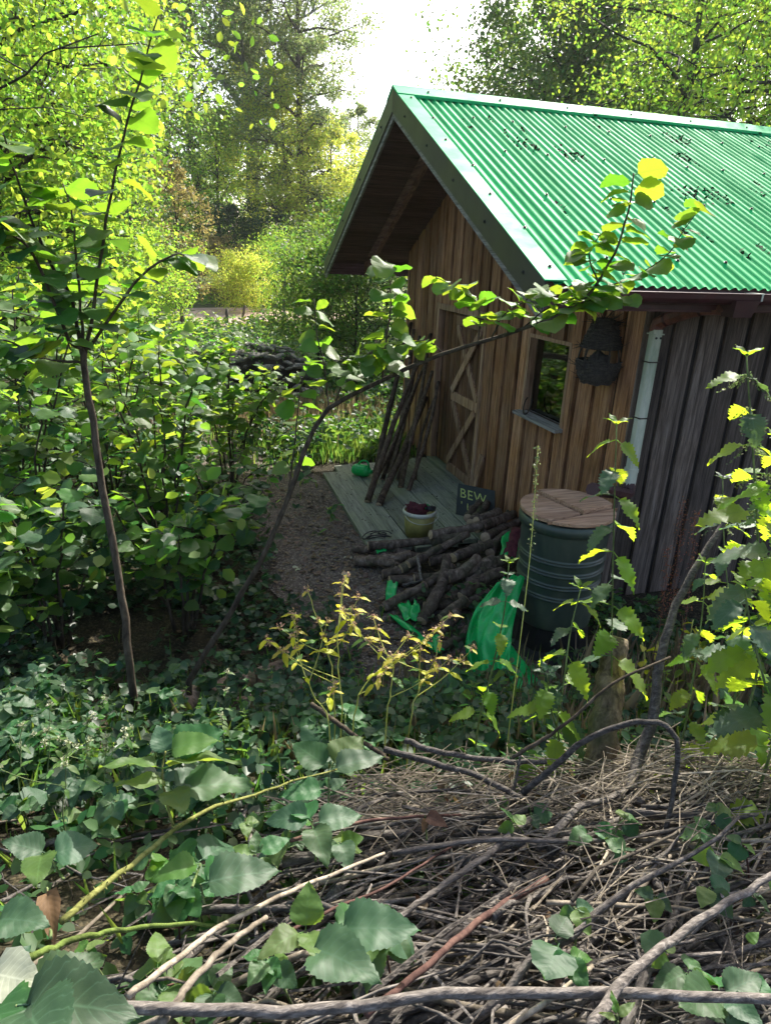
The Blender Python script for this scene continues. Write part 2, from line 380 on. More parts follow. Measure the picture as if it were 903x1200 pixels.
def link(name, me, parent=None, loc=None):
    o = bpy.data.objects.new(name, me); COL.objects.link(o)
    if parent is not None: o.parent = parent
    if loc is not None: o.location = loc
    return o
def tag(o, label=None, cat=None, group=None, kind=None):
    if label: o['label'] = label
    if cat: o['category'] = cat
    if group: o['group'] = group
    if kind: o['kind'] = kind
    return o
def root(name, loc, label, cat, group=None):
    o = link(name, None, None, Vector(loc)); o.empty_display_size = .1
    return tag(o, label, cat, group)
def part(name, mb, mat, par, smooth=False, origin=None):
    """world-space builder -> child mesh of par (an object without rotation)"""
    w = Vector((0, 0, 0)); q = par
    while q is not None: w += Vector(q.location); q = q.parent
    o0 = w if origin is None else Vector(origin)
    mb.v = [Vector(v)-o0 for v in mb.v]
    o = link(name, mb.mesh(name, mat, smooth), par, o0-w)
    return o
def solo(name, mb, mat, label, cat, group=None, smooth=False, origin=None, kind=None):
    o0 = Vector(origin) if origin is not None else (Vector(mb.v[0]) if len(mb.v) else Vector())
    mb.v = [Vector(v)-o0 for v in mb.v]
    o = link(name, mb.mesh(name, mat, smooth), None, o0)
    return tag(o, label, cat, group, kind)
def wobble(pts, amt, rng):
    out = [Vector(p) for p in pts]
    for i in range(1, len(out)-1):
        out[i] += Vector((rng.uniform(-1, 1), rng.uniform(-1, 1), rng.uniform(-1, 1)))*amt
    return out
def curve(pts, n):
    """Catmull-Rom through the points"""
    pts = [Vector(p) for p in pts]; out = []
    q = [pts[0]*2-pts[1]] + pts + [pts[-1]*2-pts[-2]]
    seg = len(pts)-1
    for i in range(n+1):
        u = i/n*seg; k = min(int(u), seg-1); t = u-k
        a, b, c, d = q[k:k+4]
        out.append(.5*((2*b)+(c-a)*t+(2*a-5*b+4*c-d)*t*t+(3*b-a-3*c+d)*t**3))
    return out
def lerp(a, b, t): return a+(b-a)*t

# ------------------------------------------------------------------ numpy leaf clouds
def rand_dirs(n, up=.0):
    v = NP.normal(size=(n, 3)); v /= np.linalg.norm(v, axis=1)[:, None]
    v[:, 2] += up; v /= np.linalg.norm(v, axis=1)[:, None]
    return v
def cloud_mesh(name, cen, size, mat, up=.6, aspect=.62, hexa=False, normals=None, tdir=None):
    """every leaf a small folded blade of its own; cen (N,3), size (N,)"""
    n = len(cen); nr = rand_dirs(n, up) if normals is None else normals
    t = rand_dirs(n) if tdir is None else tdir
    t = t - nr*np.sum(t*nr, axis=1)[:, None]; t /= (np.linalg.norm(t, axis=1)[:, None]+1e-9)
    w = np.cross(nr, t); L = size[:, None]; W2 = L*aspect*.5
    dro = nr*L*NP.uniform(-.05, .18, size=(n, 1))
    if hexa:
        pts = [cen, cen+t*L*.3+w*W2*.9+dro*.5, cen+t*L*.68+w*W2*.8+dro*.3, cen+t*L-dro*.6, cen+t*L*.68-w*W2*.8+dro*.3, cen+t*L*.3-w*W2*.9+dro*.5]
        k = 6; faces = [(0, 1, 2, 3), (0, 3, 4, 5)]
    else:
        pts = [cen, cen+t*L*.45+w*W2+dro*.6, cen+t*L-dro*.5, cen+t*L*.45-w*W2+dro*.6]
        k = 4; faces = [(0, 1, 2), (0, 2, 3)]
    V = np.stack(pts, axis=1).reshape(-1, 3)
    F = np.array(faces); nf, fs = F.shape
    idx = (np.arange(n)[:, None, None]*k + F[None]).reshape(-1)
    me = bpy.data.meshes.new(name)
    me.vertices.add(len(V)); me.vertices.foreach_set('co', V.astype(np.float32).ravel())
    me.loops.add(len(idx)); me.loops.foreach_set('vertex_index', idx.astype(np.int32))
    np_ = n*nf
    me.polygons.add(np_); me.polygons.foreach_set('loop_start', (np.arange(np_)*fs).astype(np.int32))
    try: me.polygons.foreach_set('loop_total', np.full(np_, fs, np.int32))
    except Exception: pass
    me.materials.append(M[mat]); me.update(calc_edges=True)
    return me

# ------------------------------------------------------------------ single leaves
def leaf_mesh(name, kind, mat, seed, seg=9):
    """unit leaf along +Y, blade up +Z; one blade with midrib fold, toothed margin, short stalk"""
    rg = random.Random(seed); v = []; f = []; uv = []
    def half(t):
        if kind == 'hazel': w = .47*math.sin(math.pi*min(1, t**.72))**.62 if t < 1 else 0; w *= (1 if t < .8 else (1-((t-.8)/.2)**1.6*.55)) if t < 1 else 0
        elif kind == 'nettle': w = .25*math.sin(math.pi*t**.62)**.9*(1-.15*t)
        elif kind == 'bramble': w = .40*math.sin(math.pi*t**.64)**.82*(1-.22*t)
        elif kind == 'lance': w = .15*math.sin(math.pi*t**.8)**.8
        else: w = .3*math.sin(math.pi*t)
        return max(0, w)
    droop = rg.uniform(.10, .36); fold = rg.uniform(.2, .5) if kind == 'bramble' else rg.uniform(.10, .34); tw = rg.uniform(-.18, .18); wav = rg.uniform(.015, .05)
    ph = rg.uniform(0, 6)
    tooth = {'hazel': .03, 'nettle': .055, 'bramble': .022, 'lance': .008}.get(kind, .01)
    stalk = {'hazel': .13, 'nettle': .18, 'bramble': .10, 'lance': .03}.get(kind, .1)
    y0 = stalk
    def pt(u, t, w):
        x = u*w; y = y0+t*(1-stalk)
        z = -droop*t*t + (abs(u)-.45*u*u)*w*fold*2.6*(.6-.5*t) + wav*math.sin(t*11+ph+u*2)*abs(u) + .012*math.sin(t*23+ph*2)*(1-abs(abs(u)*2-1)) + tw*u*w*t
        return (x, y, z)
    n = seg
    for i in range(n+1):
        t = i/n; w = half(t)
        for u in (-1, -.5, 0, .5, 1):
            ww = w
            tt = t
            if abs(u) == 1 and 0 < i < n:
                ww = w + (tooth if i % 2 else -tooth*.4); tt = t - (.012 if i % 2 else 0)
            v.append(pt(u, tt, ww)); uv.append((u, t))
    for i in range(n):
        for j in range(4):
            a = i*5+j; f.append((a, a+1, a+6, a+5))
    b = len(v)                                                    # stalk strip with a little body
    for (x, y, z) in ((-.012, 0, .0), (.012, 0, 0), (.012, y0+.02, .004), (-.012, y0+.02, .004), (0, 0, -.02), (0, y0, -.016)):
        v.append((x, y, z)); uv.append((0, 0))
    f += [(b, b+1, b+2, b+3), (b, b+3, b+5, b+4), (b+1, b+4, b+5, b+2)]
    me = bpy.data.meshes.new(name); me.from_pydata(v, [], f); me.materials.append(M[mat])
    ul = me.uv_layers.new(name='UVMap')
    for lp in me.loops: ul.data[lp.index].uv = uv[lp.vertex_index]
    me.shade_smooth(); me.update(); return me
LM = {}
def leafset(key, kind, mat, n=4, seg=9):
    LM[key] = [leaf_mesh('leaf_'+key, kind, mat, 100+i*7+len(LM)*50, seg) for i in range(n)]
leafset('hazel', 'hazel', 'leaf_hazel', 5, 11)
leafset('hazel_sun', 'hazel', 'leaf_hazel_sun', 5, 11)
leafset('hazel_dark', 'hazel', 'leaf_hazel_dark', 4, 9)
leafset('nettle', 'nettle', 'leaf_nettle', 5, 17)
leafset('nettle_dull', 'nettle', 'leaf_nettle_dull', 3, 17)
leafset('bramble', 'bramble', 'leaf_bramble', 5, 25)
leafset('bramble_light', 'bramble', 'leaf_bramble_light', 4, 25)
leafset('bramble_grey', 'bramble', 'leaf_bramble_grey', 4, 25)
leafset('lance', 'lance', 'leaf_yellow', 4, 8)
leafset('lance_green', 'lance', 'leaf_bramble_light', 3, 8)
leafset('yellow', 'bramble', 'leaf_yellow', 3, 9)
leafset('brown', 'bramble', 'leaf_brown', 3, 9)
leafset('pale', 'bramble', 'leaf_pale', 2, 9)

def wpos(o):
    w = Vector((0, 0, 0))
    while o is not None: w += Vector(o.location); o = o.parent
    return w
def leaf(par, base, d, nrm, L, key, rg, wid=1.0, pw=None):
    me = rg.choice(LM[key]); o = bpy.data.objects.new('leaf', me); COL.objects.link(o); o.parent = par
    y = d.normalized(); z = (nrm - y*nrm.dot(y)); z = z.normalized() if z.length > 1e-5 else y.orthogonal().normalized()
    x = y.cross(z)
    b = base - (pw if pw is not None else wpos(par))
    X, Y, Z = x*L*wid, y*L, z*L
    o.matrix_basis = Matrix(((X.x, Y.x, Z.x, b.x), (X.y, Y.y, Z.y, b.y), (X.z, Y.z, Z.z, b.z), (0, 0, 0, 1)))
    return o
UP = Vector((0, 0, 1))
def leafy(par, pts, n, t0, t1, L, key, rg, spread=1.0, tilt=.45, side=None, pw=None, petiole=0.0, Lend=None):
    """n alternate leaves along a stem"""
    pts = [Vector(p) for p in pts]; m = len(pts)-1
    pw = wpos(par) if pw is None else pw
    ang0 = rg.uniform(0, 6.28)
    for i in range(n):
        t = t0+(t1-t0)*(i+rg.uniform(-.25, .25)+.5)/n; t = min(.999, max(0, t)); k = int(t*m); p = pts[k].lerp(pts[k+1], t*m-k)
        ax = (pts[k+1]-pts[k]).normalized()
        h = ax.cross(UP)
        h = h.normalized() if h.length > .15 else Vector((math.cos(ang0), math.sin(ang0), 0))
        sg = 1 if i % 2 else -1
        q = ax.cross(h)
        a = rg.gauss(0, .65)*spread
        d = (h*math.cos(a)+q*math.sin(a))*sg + ax*rg.uniform(.15, .7)
        d.z = d.z*.5 + rg.uniform(-.35, .15)
        nr = UP + Vector((rg.gauss(0, .8), rg.gauss(0, .8), 0))*tilt
        l = 1.18*(L if Lend is None else lerp(L, Lend, t))*rg.uniform(.72, 1.15)
        kk = key if isinstance(key, str) else rg.choice(key)
        leaf(par, p, d, nr, l, kk, rg, rg.uniform(.88, 1.08), pw)

# ================================================================== THE SETTING
# ground: one sheet out to the horizon
def grade(a, b, n, p): return [a+(b-a)*(i/n)**p for i in range(n+1)]
S = sorted(set([-30, -12, -5, -2, -.8] + grade(-.3, 14, 110, 1.15) + grade(15, 500, 26, 2.2)))
Lh = grade(0, 9, 60, 1.25) + grade(9.8, 400, 20, 2.4)
LL = sorted(set([-a for a in Lh]+Lh))
mb = MB()
for s in S:
    for l in LL:
        p = Vector((CAM.x, CAM.y, 0)) + FH*s + RH*l; mb.v.append(Vector((p.x, p.y, gz(p.x, p.y))))
nl = len(LL)
for i in range(len(S)-1):
    for j in range(nl-1):
        a = i*nl+j; mb.f.append((a, a+1, a+nl+1, a+nl))
me = mb.mesh('ground', 'soil_wood', True); me.materials.append(M['meadow'])
gpoly = np.array([p.center[:] for p in me.polygons])
for i, p in enumerate(me.polygons):
    s, l = sl_of(gpoly[i][0], gpoly[i][1])
    if s > 24: p.material_index = 1
tag(link('ground', me), 'dark woodland soil sloping down to the shed yard', None, None, 'structure')

def strip(name, cl, w0, mat, lift, n=40, m=10, seed=1):
    rg = random.Random(seed); c = curve([Vector((x, y, 0)) for x, y in cl], n); mb = MB()
    for i, p in enumerate(c):
        d = (c[min(n, i+1)]-c[max(0, i-1)]).normalized(); q = Vector((d.y, -d.x, 0))
        wl = w0*(1+.25*noise.noise(Vector((i*.35, seed, 0)))); wr = w0*(1+.25*noise.noise(Vector((i*.35, seed+9, 0))))
        for j in range(m+1):
            u = j/m; a = p + q*(-wl*(1-u)+wr*u); mb.v.append(Vector((a.x, a.y, gz(a.x, a.y)+lift)))
    for i in range(n):
        for j in range(m):
            k = i*(m+1)+j; mb.f.append((k, k+1, k+m+2, k+m+1))
    o = link(name, mb.mesh(name, mat, True)); tag(o, None, None, None, 'structure'); return o
strip('path', [(-1.35, -1.3), (-1.65, -.3), (-1.95, .8), (-2.05, 2.0), (-2.2, 3.2), (-2.8, 4.6), (-4.2, 7.0)], .62, 'soil_path', .012)
fp = [G(150, 372, .1), G(240, 368, .1), G(290, 363, .1), G(345, 366, .1), G(420, 376, .1)]
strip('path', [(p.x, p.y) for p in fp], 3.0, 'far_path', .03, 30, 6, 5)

# ================================================================== THE SHED
W = 5.3; HR = 3.966; TAN = .4862; GOV = 1.103; EOV = .466; XL = 6.9
CS = math.cos(math.atan(TAN)); SN = math.sin(math.atan(TAN))
def zr(y): return HR - TAN*abs(y-W/2)
shed = root('shed', (0, 0, -.06), 'brown timber shed with vertical boards and bright green corrugated metal roof', 'shed')
def polybox_x(x0, x1, poly):
    """polygon in (y,z) extruded between x0 and x1"""
    mb = MB(); b = 0; k = len(poly)
    for x in (x0, x1):
        for y, z in poly: mb.v.append(Vector((x, y, z)))
    mb.f.append(tuple(reversed(range(k)))); mb.f.append(tuple(k+i for i in range(k)))
    for i in range(k): mb.f.append((i, (i+1) % k, k+(i+1) % k, k+i))
    return mb
WIN = (.90, 1.60, 1.17, 1.86); DOOR = (2.62, 3.98, .0, 1.93)
# gable backing
gw = MB()
cuts = [0, WIN[0], WIN[1], DOOR[0], W/2, DOOR[1], W]
def addpoly(mb, x0, x1, poly):
    q = polybox_x(x0, x1, poly); b = len(mb.v); mb.v += q.v; mb.f += [tuple(b+i for i in f) for f in q.f]
for a, b in zip(cuts[:-1], cuts[1:]):
    ta, tb = zr(a)-.10, zr(b)-.10; c = (a+b)/2
    if WIN[0] < c < WIN[1]:
        addpoly(gw, .026, .05, [(a, -.06), (b, -.06), (b, WIN[2]), (a, WIN[2])]); addpoly(gw, .026, .05, [(a, WIN[3]), (b, WIN[3]), (b, tb), (a, ta)])
    elif DOOR[0] < c < DOOR[1]:
        addpoly(gw, .026, .05, [(a, DOOR[3]), (b, DOOR[3]), (b, tb), (a, ta)])
    else: addpoly(gw, .026, .05, [(a, -.06), (b, -.06), (b, tb), (a, ta)])
gwall = part('gable_wall', gw, 'wood_gable_back', shed)
rg = random.Random(3)
def gboard(a, b, z0, z1=None, x0=0.0):
    ta = zr(a)-.105 if z1 is None else z1; tb = zr(b)-.105 if z1 is None else z1
    j = rg.uniform(-.004, .004)
    q = polybox_x(x0+j-.008, .024+j*.5, [(a, z0), (b, z0), (b, tb), (a, ta)])
    # crown the ridge inside a board that straddles the peak
    part('board', q, 'wood_gable', gwall, origin=(0, (a+b)/2, z0))
y = .012
while y < W-.03:
    w = rg.uniform(.185, .222); a, b = y, min(W, y+w); y += w+rg.uniform(.045, .068)
    segs = [(-.05+rg.uniform(-.02, .02), None)]
    def ov(r): return min(b, r[1]) - max(a, r[0])
    for (r, zb, zt) in ((WIN, WIN[2]-.03, WIN[3]+.02), (DOOR, None, DOOR[3]+.03)):
        o_ = ov(r)
        if o_ > .02:
            pieces = []
            if a < r[0]-.03: pieces.append((a, r[0]-.004))
            if b > r[1]+.03: pieces.append((r[1]+.004, b))
            for p_ in pieces: gboard(p_[0], p_[1], -.05)
            aa, bb = max(a, r[0]-.003), min(b, r[1]+.003)
            if zb is not None: gboard(aa, bb, -.05, zb)
            gboard(aa, bb, zt)
            break
    else:
        if a < W/2 < b:
            q = polybox_x(0, .024, [(a, -.05), (b, -.05), (b, zr(b)-.105), (W/2, HR-.105), (a, zr(a)-.105)]); part('board', q, 'wood_gable', gwall, origin=(0, a, 0))
        else: gboard(a, b, -.05)
# side wall
sw = MB().box((.0, .026, -.06), (XL-.1, .05, 2.33)); swall = part('side_wall', sw, 'wood_side_back', shed)
x = .055
while x < XL-.25:
    w = rg.uniform(.155, .19); j = rg.uniform(-.004, .004); ln = rg.uniform(-.006, .006)
    q = MB().hexa([(x, .0+j, -.05), (x+w, .0+j, -.05), (x+w, .024, -.05), (x, .024, -.05), (x+ln, .0+j, 2.32), (x+w+ln, .0+j, 2.32), (x+w+ln, .024, 2.32), (x+ln, .024, 2.32)])
    part('board', q, 'wood_side', swall, origin=(x, 0, 0)); x += w+rg.uniform(.036, .056)
part('corner_post', MB().box((-.004, -.004, -.06), (.05, .024, 2.3)).box((.0, .022, -.06), (.05, .05, 2.3)), 'wood_side', shed)
bw = MB().box((0, W-.05, -.06), (XL-.1, W, 2.33)); part('back_wall', bw, 'wood_side', shed)
addw = polybox_x(XL-.15, XL-.1, [(0.06, -.06), (W-.06, -.06), (W-.06, 2.3), (W/2, HR-.2), (.06, 2.3)]); part('end_wall', addw, 'wood_side', shed)
part('floor', MB().box((.06, .06, -.06), (XL-.2, W-.06, -.005)), 'interior_dark', shed)

# roof sheets, each lapped over its neighbour
def roof_sheet(x0, x1, sgn, dz):
    mb = MB(); pit = .0762; nx = int(round((x1-x0)/pit))*8; ny = 12
    e = W/2+EOV
    for j in range(ny+1):
        d = .03+(e-.03+.03)*j/ny
        for i in range(nx+1):
            xx = x0+(x1-x0)*i/nx; h = .0095*math.cos(2*math.pi*xx/pit) + dz + .004*noise.noise(Vector((xx*1.3, d*1.1, sgn)))
            y_ = W/2 - sgn*d; z_ = HR-.045-TAN*d
            mb.v.append(Vector((xx, y_-sgn*SN*h, z_+CS*h)))
    for j in range(ny):
        for i in range(nx):
            a = j*(nx+1)+i
            mb.f.append((a, a+nx+1, a+nx+2, a+1) if sgn > 0 else (a, a+1, a+nx+2, a+nx+1))
    return part('roof_sheet', mb, 'roof_green', shed, True, origin=(x0, W/2, HR))
xs = -GOV+.05; k = 0
while xs < XL+.1:
    x1 = xs+.0762*12
    for sgn in (1, -1): roof_sheet(xs, x1+.0381, sgn, .0025*(k % 2))
    xs = x1; k += 1
XE = xs
# sheathing / soffit boards run along the ridge direction
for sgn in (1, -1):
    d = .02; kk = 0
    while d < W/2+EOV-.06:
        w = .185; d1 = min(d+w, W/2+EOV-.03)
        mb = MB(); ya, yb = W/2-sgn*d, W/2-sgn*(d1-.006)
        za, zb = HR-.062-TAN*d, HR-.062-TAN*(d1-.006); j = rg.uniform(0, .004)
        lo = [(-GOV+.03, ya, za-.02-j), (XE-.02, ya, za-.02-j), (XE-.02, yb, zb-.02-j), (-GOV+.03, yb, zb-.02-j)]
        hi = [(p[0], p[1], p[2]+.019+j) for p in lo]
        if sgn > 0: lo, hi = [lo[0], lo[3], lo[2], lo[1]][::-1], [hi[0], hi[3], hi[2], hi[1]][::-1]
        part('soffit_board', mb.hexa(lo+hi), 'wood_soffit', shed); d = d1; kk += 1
    for xr in (-.52,):
        mb = MB(); d0, d1 = .05, W/2+EOV-.12
        ya, yb = W/2-sgn*d0, W/2-sgn*d1; za, zb = HR-.088-TAN*d0, HR-.088-TAN*d1
        mb.hexa([(xr-.035, ya, za-.14), (xr+.035, ya, za-.14), (xr+.035, yb, zb-.14), (xr-.035, yb, zb-.14), (xr-.035, ya, za), (xr+.035, ya, za), (xr+.035, yb, zb), (xr-.035, yb, zb)])
        part('rafter', mb, 'wood_rafter', shed)
    ye = W/2-sgn*(W/2+EOV-.07)
    part('eave_beam', MB().box((-GOV+.04, ye-.035, zr(ye)-.24), (XE-.05, ye+.035, zr(ye)-.088)), 'wood_soffit', shed)
# soffit infill between wall top and roof on the eaves side, plate
part('wall_plate', MB().box((-.02, -.03, 2.3), (XL-.1, .09, 2.42)), 'wood_soffit', shed)
# barge flashing: green flange on top, brown fascia in front, grey timber strip under it
for sgn in (1, -1):
    e = W/2+EOV+.035
    def pt(d, dz, x): return Vector((x, W/2-sgn*d, HR-TAN*d+dz))
    fl = MB(); fl.hexa([pt(0, -.026, -GOV-.012), pt(0, -.026, -GOV+.135), pt(e, -.026, -GOV+.135), pt(e, -.026, -GOV-.012), pt(0, -.018, -GOV-.012), pt(0, -.018, -GOV+.135), pt(e, -.018, -GOV+.135), pt(e, -.018, -GOV-.012)])
    part('verge_flashing', fl, 'trim_green', shed)
    fa = MB(); fa.hexa([pt(0, -.215, -GOV-.010), pt(0, -.215, -GOV+.002), pt(e-.01, -.215, -GOV+.002), pt(e-.01, -.215, -GOV-.010), pt(0, -.029, -GOV-.010), pt(0, -.029, -GOV+.002), pt(e-.01, -.029, -GOV+.002), pt(e-.01, -.029, -GOV-.010)])
    part('barge_fascia', fa, 'metal_brown' if sgn > 0 else 'metal_brown_lit', shed)
    ws = MB(); ws.hexa([pt(0, -.27, -GOV+.006), pt(0, -.27, -GOV+.03), pt(e-.05, -.27, -GOV+.03), pt(e-.05, -.27, -GOV+.006), pt(0, -.09, -GOV+.006), pt(0, -.09, -GOV+.03), pt(e-.05, -.09, -GOV+.03), pt(e-.05, -.09, -GOV+.006)])
    part('barge_board', ws, 'wood_grey', shed)
# ridge cap in lengths
xa = -GOV-.016; k = 0
while xa < XE-.1:
    xb = min(XE, xa+2.05); mb = MB()
    for sgn in (1, -1):
        def q(d, x, up): return Vector((x, W/2-sgn*d, HR-TAN*d+up))
        u = .004*(k % 2)+.002
        mb.hexa([q(0, xa, -.012+u), q(0, xb, -.012+u), q(.17, xb, -.020+u), q(.17, xa, -.020+u), q(0, xa, .0+u), q(0, xb, .0+u), q(.17, xb, -.012+u), q(.17, xa, -.012+u)])
        mb.hexa([q(.165, xa, -.032+u), q(.165, xb, -.032+u), q(.173, xb, -.036+u), q(.173, xa, -.036+u), q(.165, xa, -.013+u), q(.165, xb, -.013+u), q(.173, xb, -.0125+u), q(.173, xa, -.0125+u)])
    part('ridge_cap', mb, 'trim_green', shed); xa = xb-.04; k += 1
# screws
sm = MB().lathe([(.0135, 0), (.0135, .002), (.0085, .003), (.0085, .009), (.004, .012)], 8, close=True).mesh('screw', 'screw_dark')
def screw(p, nrm):
    o = link('screw', sm, shed); o.matrix_basis = Matrix.Translation(p-Vector(shed.location)) @ nrm.to_track_quat('Z', 'Y').to_matrix().to_4x4()
nR = Vector((0, -SN, CS))
for i in range(7): d = .25+i*.46; screw(Vector((-GOV+.09+(.05 if i % 2 else 0), W/2-d, HR-TAN*d-.0175)), nR)
for i in range(5): d = .4+i*.62; screw(Vector((-GOV-.011, W/2-d, HR-TAN*d-.12)), Vector((-1, 0, 0)))
for i in range(4): d = .35+i*.8; screw(Vector((-GOV-.011, W/2+d, HR-TAN*d-.12)), Vector((-1, 0, 0)))
for i in range(10): screw(Vector((-GOV+.3+i*.72, W/2-.10, HR-TAN*.10-.002)), nR)
for d in (.55, 1.25, 2.0, 2.85):
    xs = math.ceil((-GOV+.4)/.0762)*.0762 + .0762*2
    while xs < XE-.3:
        screw(Vector((xs, W/2-d, HR-.045-TAN*d))+nR*.0115, nR); xs += .0762*rg.choice((5, 6, 6, 7))
# leaf litter caught in the roof valleys
cen = []; 
for i in range(60):
    cx_ = rg.uniform(-.75, 4.6); d = rg.uniform(.35, 3.0); big = rg.random() < .22
    xv = (math.floor(cx_/.0762)+.5)*.0762
    for j in range(70 if big else 14):
        dd = d + rg.gauss(0, .075 if big else .06); xx = xv + (rg.choice((-1, 0, 0, 1, 1))*.0762 if big else 0) + rg.gauss(0, .012)
        hh = .0095*math.cos(2*math.pi*xx/.0762)+rg.uniform(.001, .012)
        if dd < .25 or dd > 3.08: continue
        cen.append((xx, W/2-dd-SN*hh, HR-.045-TAN*dd+CS*hh))
cen = np.array(cen)
me = cloud_mesh('leaf_litter', cen, NP.uniform(.014, .05, len(cen)), 'litter_dark', up=1.2)
tag(link('leaf_litter', me), 'dark dead leaf litter caught in the valleys of the green roof', None, None, 'stuff')

# door: right leaf with crossed braces, plain left leaf
dr = MB().box((.03, DOOR[0]+.02, .0), (.05, DOOR[0]+.80, DOOR[3]-.02))
door = part('door', dr, 'wood_gable_back', shed)
y = DOOR[0]+.025
while y < DOOR[0]+.76: part('board', MB().box((.012+rg.uniform(0, .003), y, .01), (.029, y+.11, DOOR[3]-.03)), 'wood_door', door, origin=(0, y, 0)); y += .128
ya, yb = DOOR[0]+.03, DOOR[0]+.79
def brace(y0, z0, y1, z1, w, x0, x1, nm='brace'):
    a = Vector((0, y0, z0)); b = Vector((0, y1, z1)); d = (b-a).normalized(); q = Vector((0, -d.z, d.y))*w/2
    c = [a-q, b-q, b+q, a+q]
    mb = MB().hexa([(x0, *p.yz) for p in c]+[(x1, *p.yz) for p in c])
    part(nm, mb, 'wood_brace', door, origin=a)
for zc in (.055, .95, 1.84): part('rail', MB().box((-.011, ya, zc-.055), (.0115, yb, zc+.055)), 'wood_brace', door, origin=(0, ya, zc))
for (z0, z1) in ((.115, .89), (1.01, 1.78)):
    brace(ya+.03, z0, yb-.03, z1, .085, -.009, .0114); brace(ya+.03, z1, yb-.03, z0, .085, -.028, -.0095)
d2 = part('door_leaf', MB().box((.07, DOOR[0]+.81, .0), (.09, DOOR[1]-.02, DOOR[3]-.02)), 'wood_gable_back', shed)
y = DOOR[0]+.82
while y < DOOR[1]-.1: part('board', MB().box((.055, y, .01), (.0695, y+.11, DOOR[3]-.03)), 'wood_door', d2, origin=(0, y, 0)); y += .13
for q in (((-.02, DOOR[1]-.005, -.05), (.06, DOOR[1]+.045, DOOR[3]+.03)), ((-.02, DOOR[0]-.045, -.05), (.03, DOOR[0]+.01, DOOR[3]+.03))): part('door_jamb', MB().box(*q), 'wood_brace', shed)
part('door_lintel', MB().box((-.025, DOOR[0]-.05, DOOR[3]-.01), (.027, DOOR[1]+.06, DOOR[3]+.06)), 'wood_brace', shed)
part('door_sill', MB().box((-.06, DOOR[0]-.02, -.05), (.1, DOOR[1]+.02, .0)), 'wood_deck', shed)

# window
wn = MB(); y0, y1, z0, z1 = WIN
for lo, hi in (((-.012, y0-.03, z0), (.07, y0+.012, z1)), ((-.012, y1-.012, z0), (.07, y1+.03, z1)), ((-.014, y0-.03, z1-.004), (.07, y1+.03, z1+.028))): wn.box(lo, hi)
win = part('window', wn, 'wood_brace', shed)
part('pane', MB().box((.062, y0+.01, z0), (.066, y1-.01, z1)), 'window_glass', win)
part('sill', MB().hexa([(-.085, y0-.05, z0-.045), (.06, y0-.05, z0-.04), (.06, y1+.06, z0-.04), (-.085, y1+.06, z0-.045), (-.085, y0-.05, z0-.018), (.06, y0-.05, z0-.001), (.06, y1+.06, z0-.001), (-.085, y1+.06, z0-.018)]), 'wood_grey', win)
part('shelf', MB().box((.07, y0-.1, z0-.04), (.3, y1+.1, z0-.005)), 'interior_dark', win)
# bottle and horseshoe at the window
bc = Vector((.13, 1.03, z0-.005))
bt = root('bottle', bc, 'pale glass bottle with a cork standing inside the shed window', 'bottle')
part('body', MB().lathe([(.03, 0), (.034, .01), (.034, .16), (.02, .20), (.013, .22), (.013, .255)], 16, bc, True), 'bottle_glass', bt, True)
part('cork', MB().lathe([(.011, .25), (.013, .29), (.0, .291)], 10, bc), 'cork', bt, True)
hs = [Vector((-.045, 1.43+.075*math.cos(a), z0+.095+.085*math.sin(a))) for a in np.linspace(R(215)-math.pi/2-.9, R(-35)+2*math.pi-math.pi/2+.0, 5)]
hs = [Vector((-.045+.02*math.sin(a), 1.45+.062*math.cos(a), z0+.075+.085*math.sin(a))) for a in np.linspace(R(130), R(410), 22)]
solo('horseshoe', MB().tube(hs, [.007]*22, 6), 'iron_dark', 'rusty iron horseshoe leaning on the window sill', 'horseshoe', smooth=True)

# gutter, hopper, downpipe
gy = -EOV-.075; gzz = zr(-EOV)-.095
gm = MB(); prof = [(.058*math.cos(a), .058*math.sin(a)) for a in np.linspace(math.pi, 2*math.pi, 9)]
prof = [(-.062, .012)]+prof+[(.062, .012)]
prof2 = [(p[0]*.94, p[1]*.94+.003) for p in prof]
for x in (-.95, XE):
    for p in prof: gm.v.append(Vector((x, gy+p[0], gzz+p[1])))
k = len(prof)
for i in range(k-1): gm.f.append((i, i+1, k+i+1, k+i))
b0 = len(gm.v)
for x in (-.95, XE):
    for p in prof2: gm.v.append(Vector((x, gy+p[0], gzz+p[1])))
for i in range(k-1): gm.f.append((b0+i+1, b0+i, b0+k+i, b0+k+i+1))
for i in (0, k-1): gm.f.append((i, k+i, b0+k+i, b0+i))
for off in (0, k):
    gm.f.append(tuple(off+i for i in range(k)) + tuple(b0+off+i for i in reversed(range(k))))
gut = part('gutter', gm, 'gutter_maroon', shed)
part('gutter_board', MB().box((-.98, -EOV+.005, zr(-EOV)-.19), (XE-.02, -EOV+.026, zr(-EOV)-.06)), 'gutter_maroon', shed)
for i in range(7):
    x = .35+i*.9; part('bracket', MB().box((x-.012, gy-.066, gzz+.010), (x+.012, -EOV+.004, gzz+.016)).tube([(x, gy-.064, gzz+.012), (x, gy-.064, gzz-.03)], .006, 6), 'pipe_white' if i < 2 else 'gutter_maroon', gut)
PX, PY = .035, -.075
def ony(px, py, y):
    d = ray(px, py); return CAM+d*((y-CAM.y)/d.y)
zt = ony(752, 386, PY).z; zb_ = ony(716, 572, PY).z
dp = MB()
ch = .014
PW = .037; sec = [(-PW+ch, -PW), (PW-ch, -PW), (PW, -PW+ch), (PW, PW-ch), (PW-ch, PW), (-PW+ch, PW), (-PW, PW-ch), (-PW, -PW+ch)]
dp.prism([(a, b) for a, b in sec], Matrix.Translation((PX, PY, zb_+.1)), zt-zb_-.1)
pipe = part('downpipe', dp, 'pipe_white', shed)
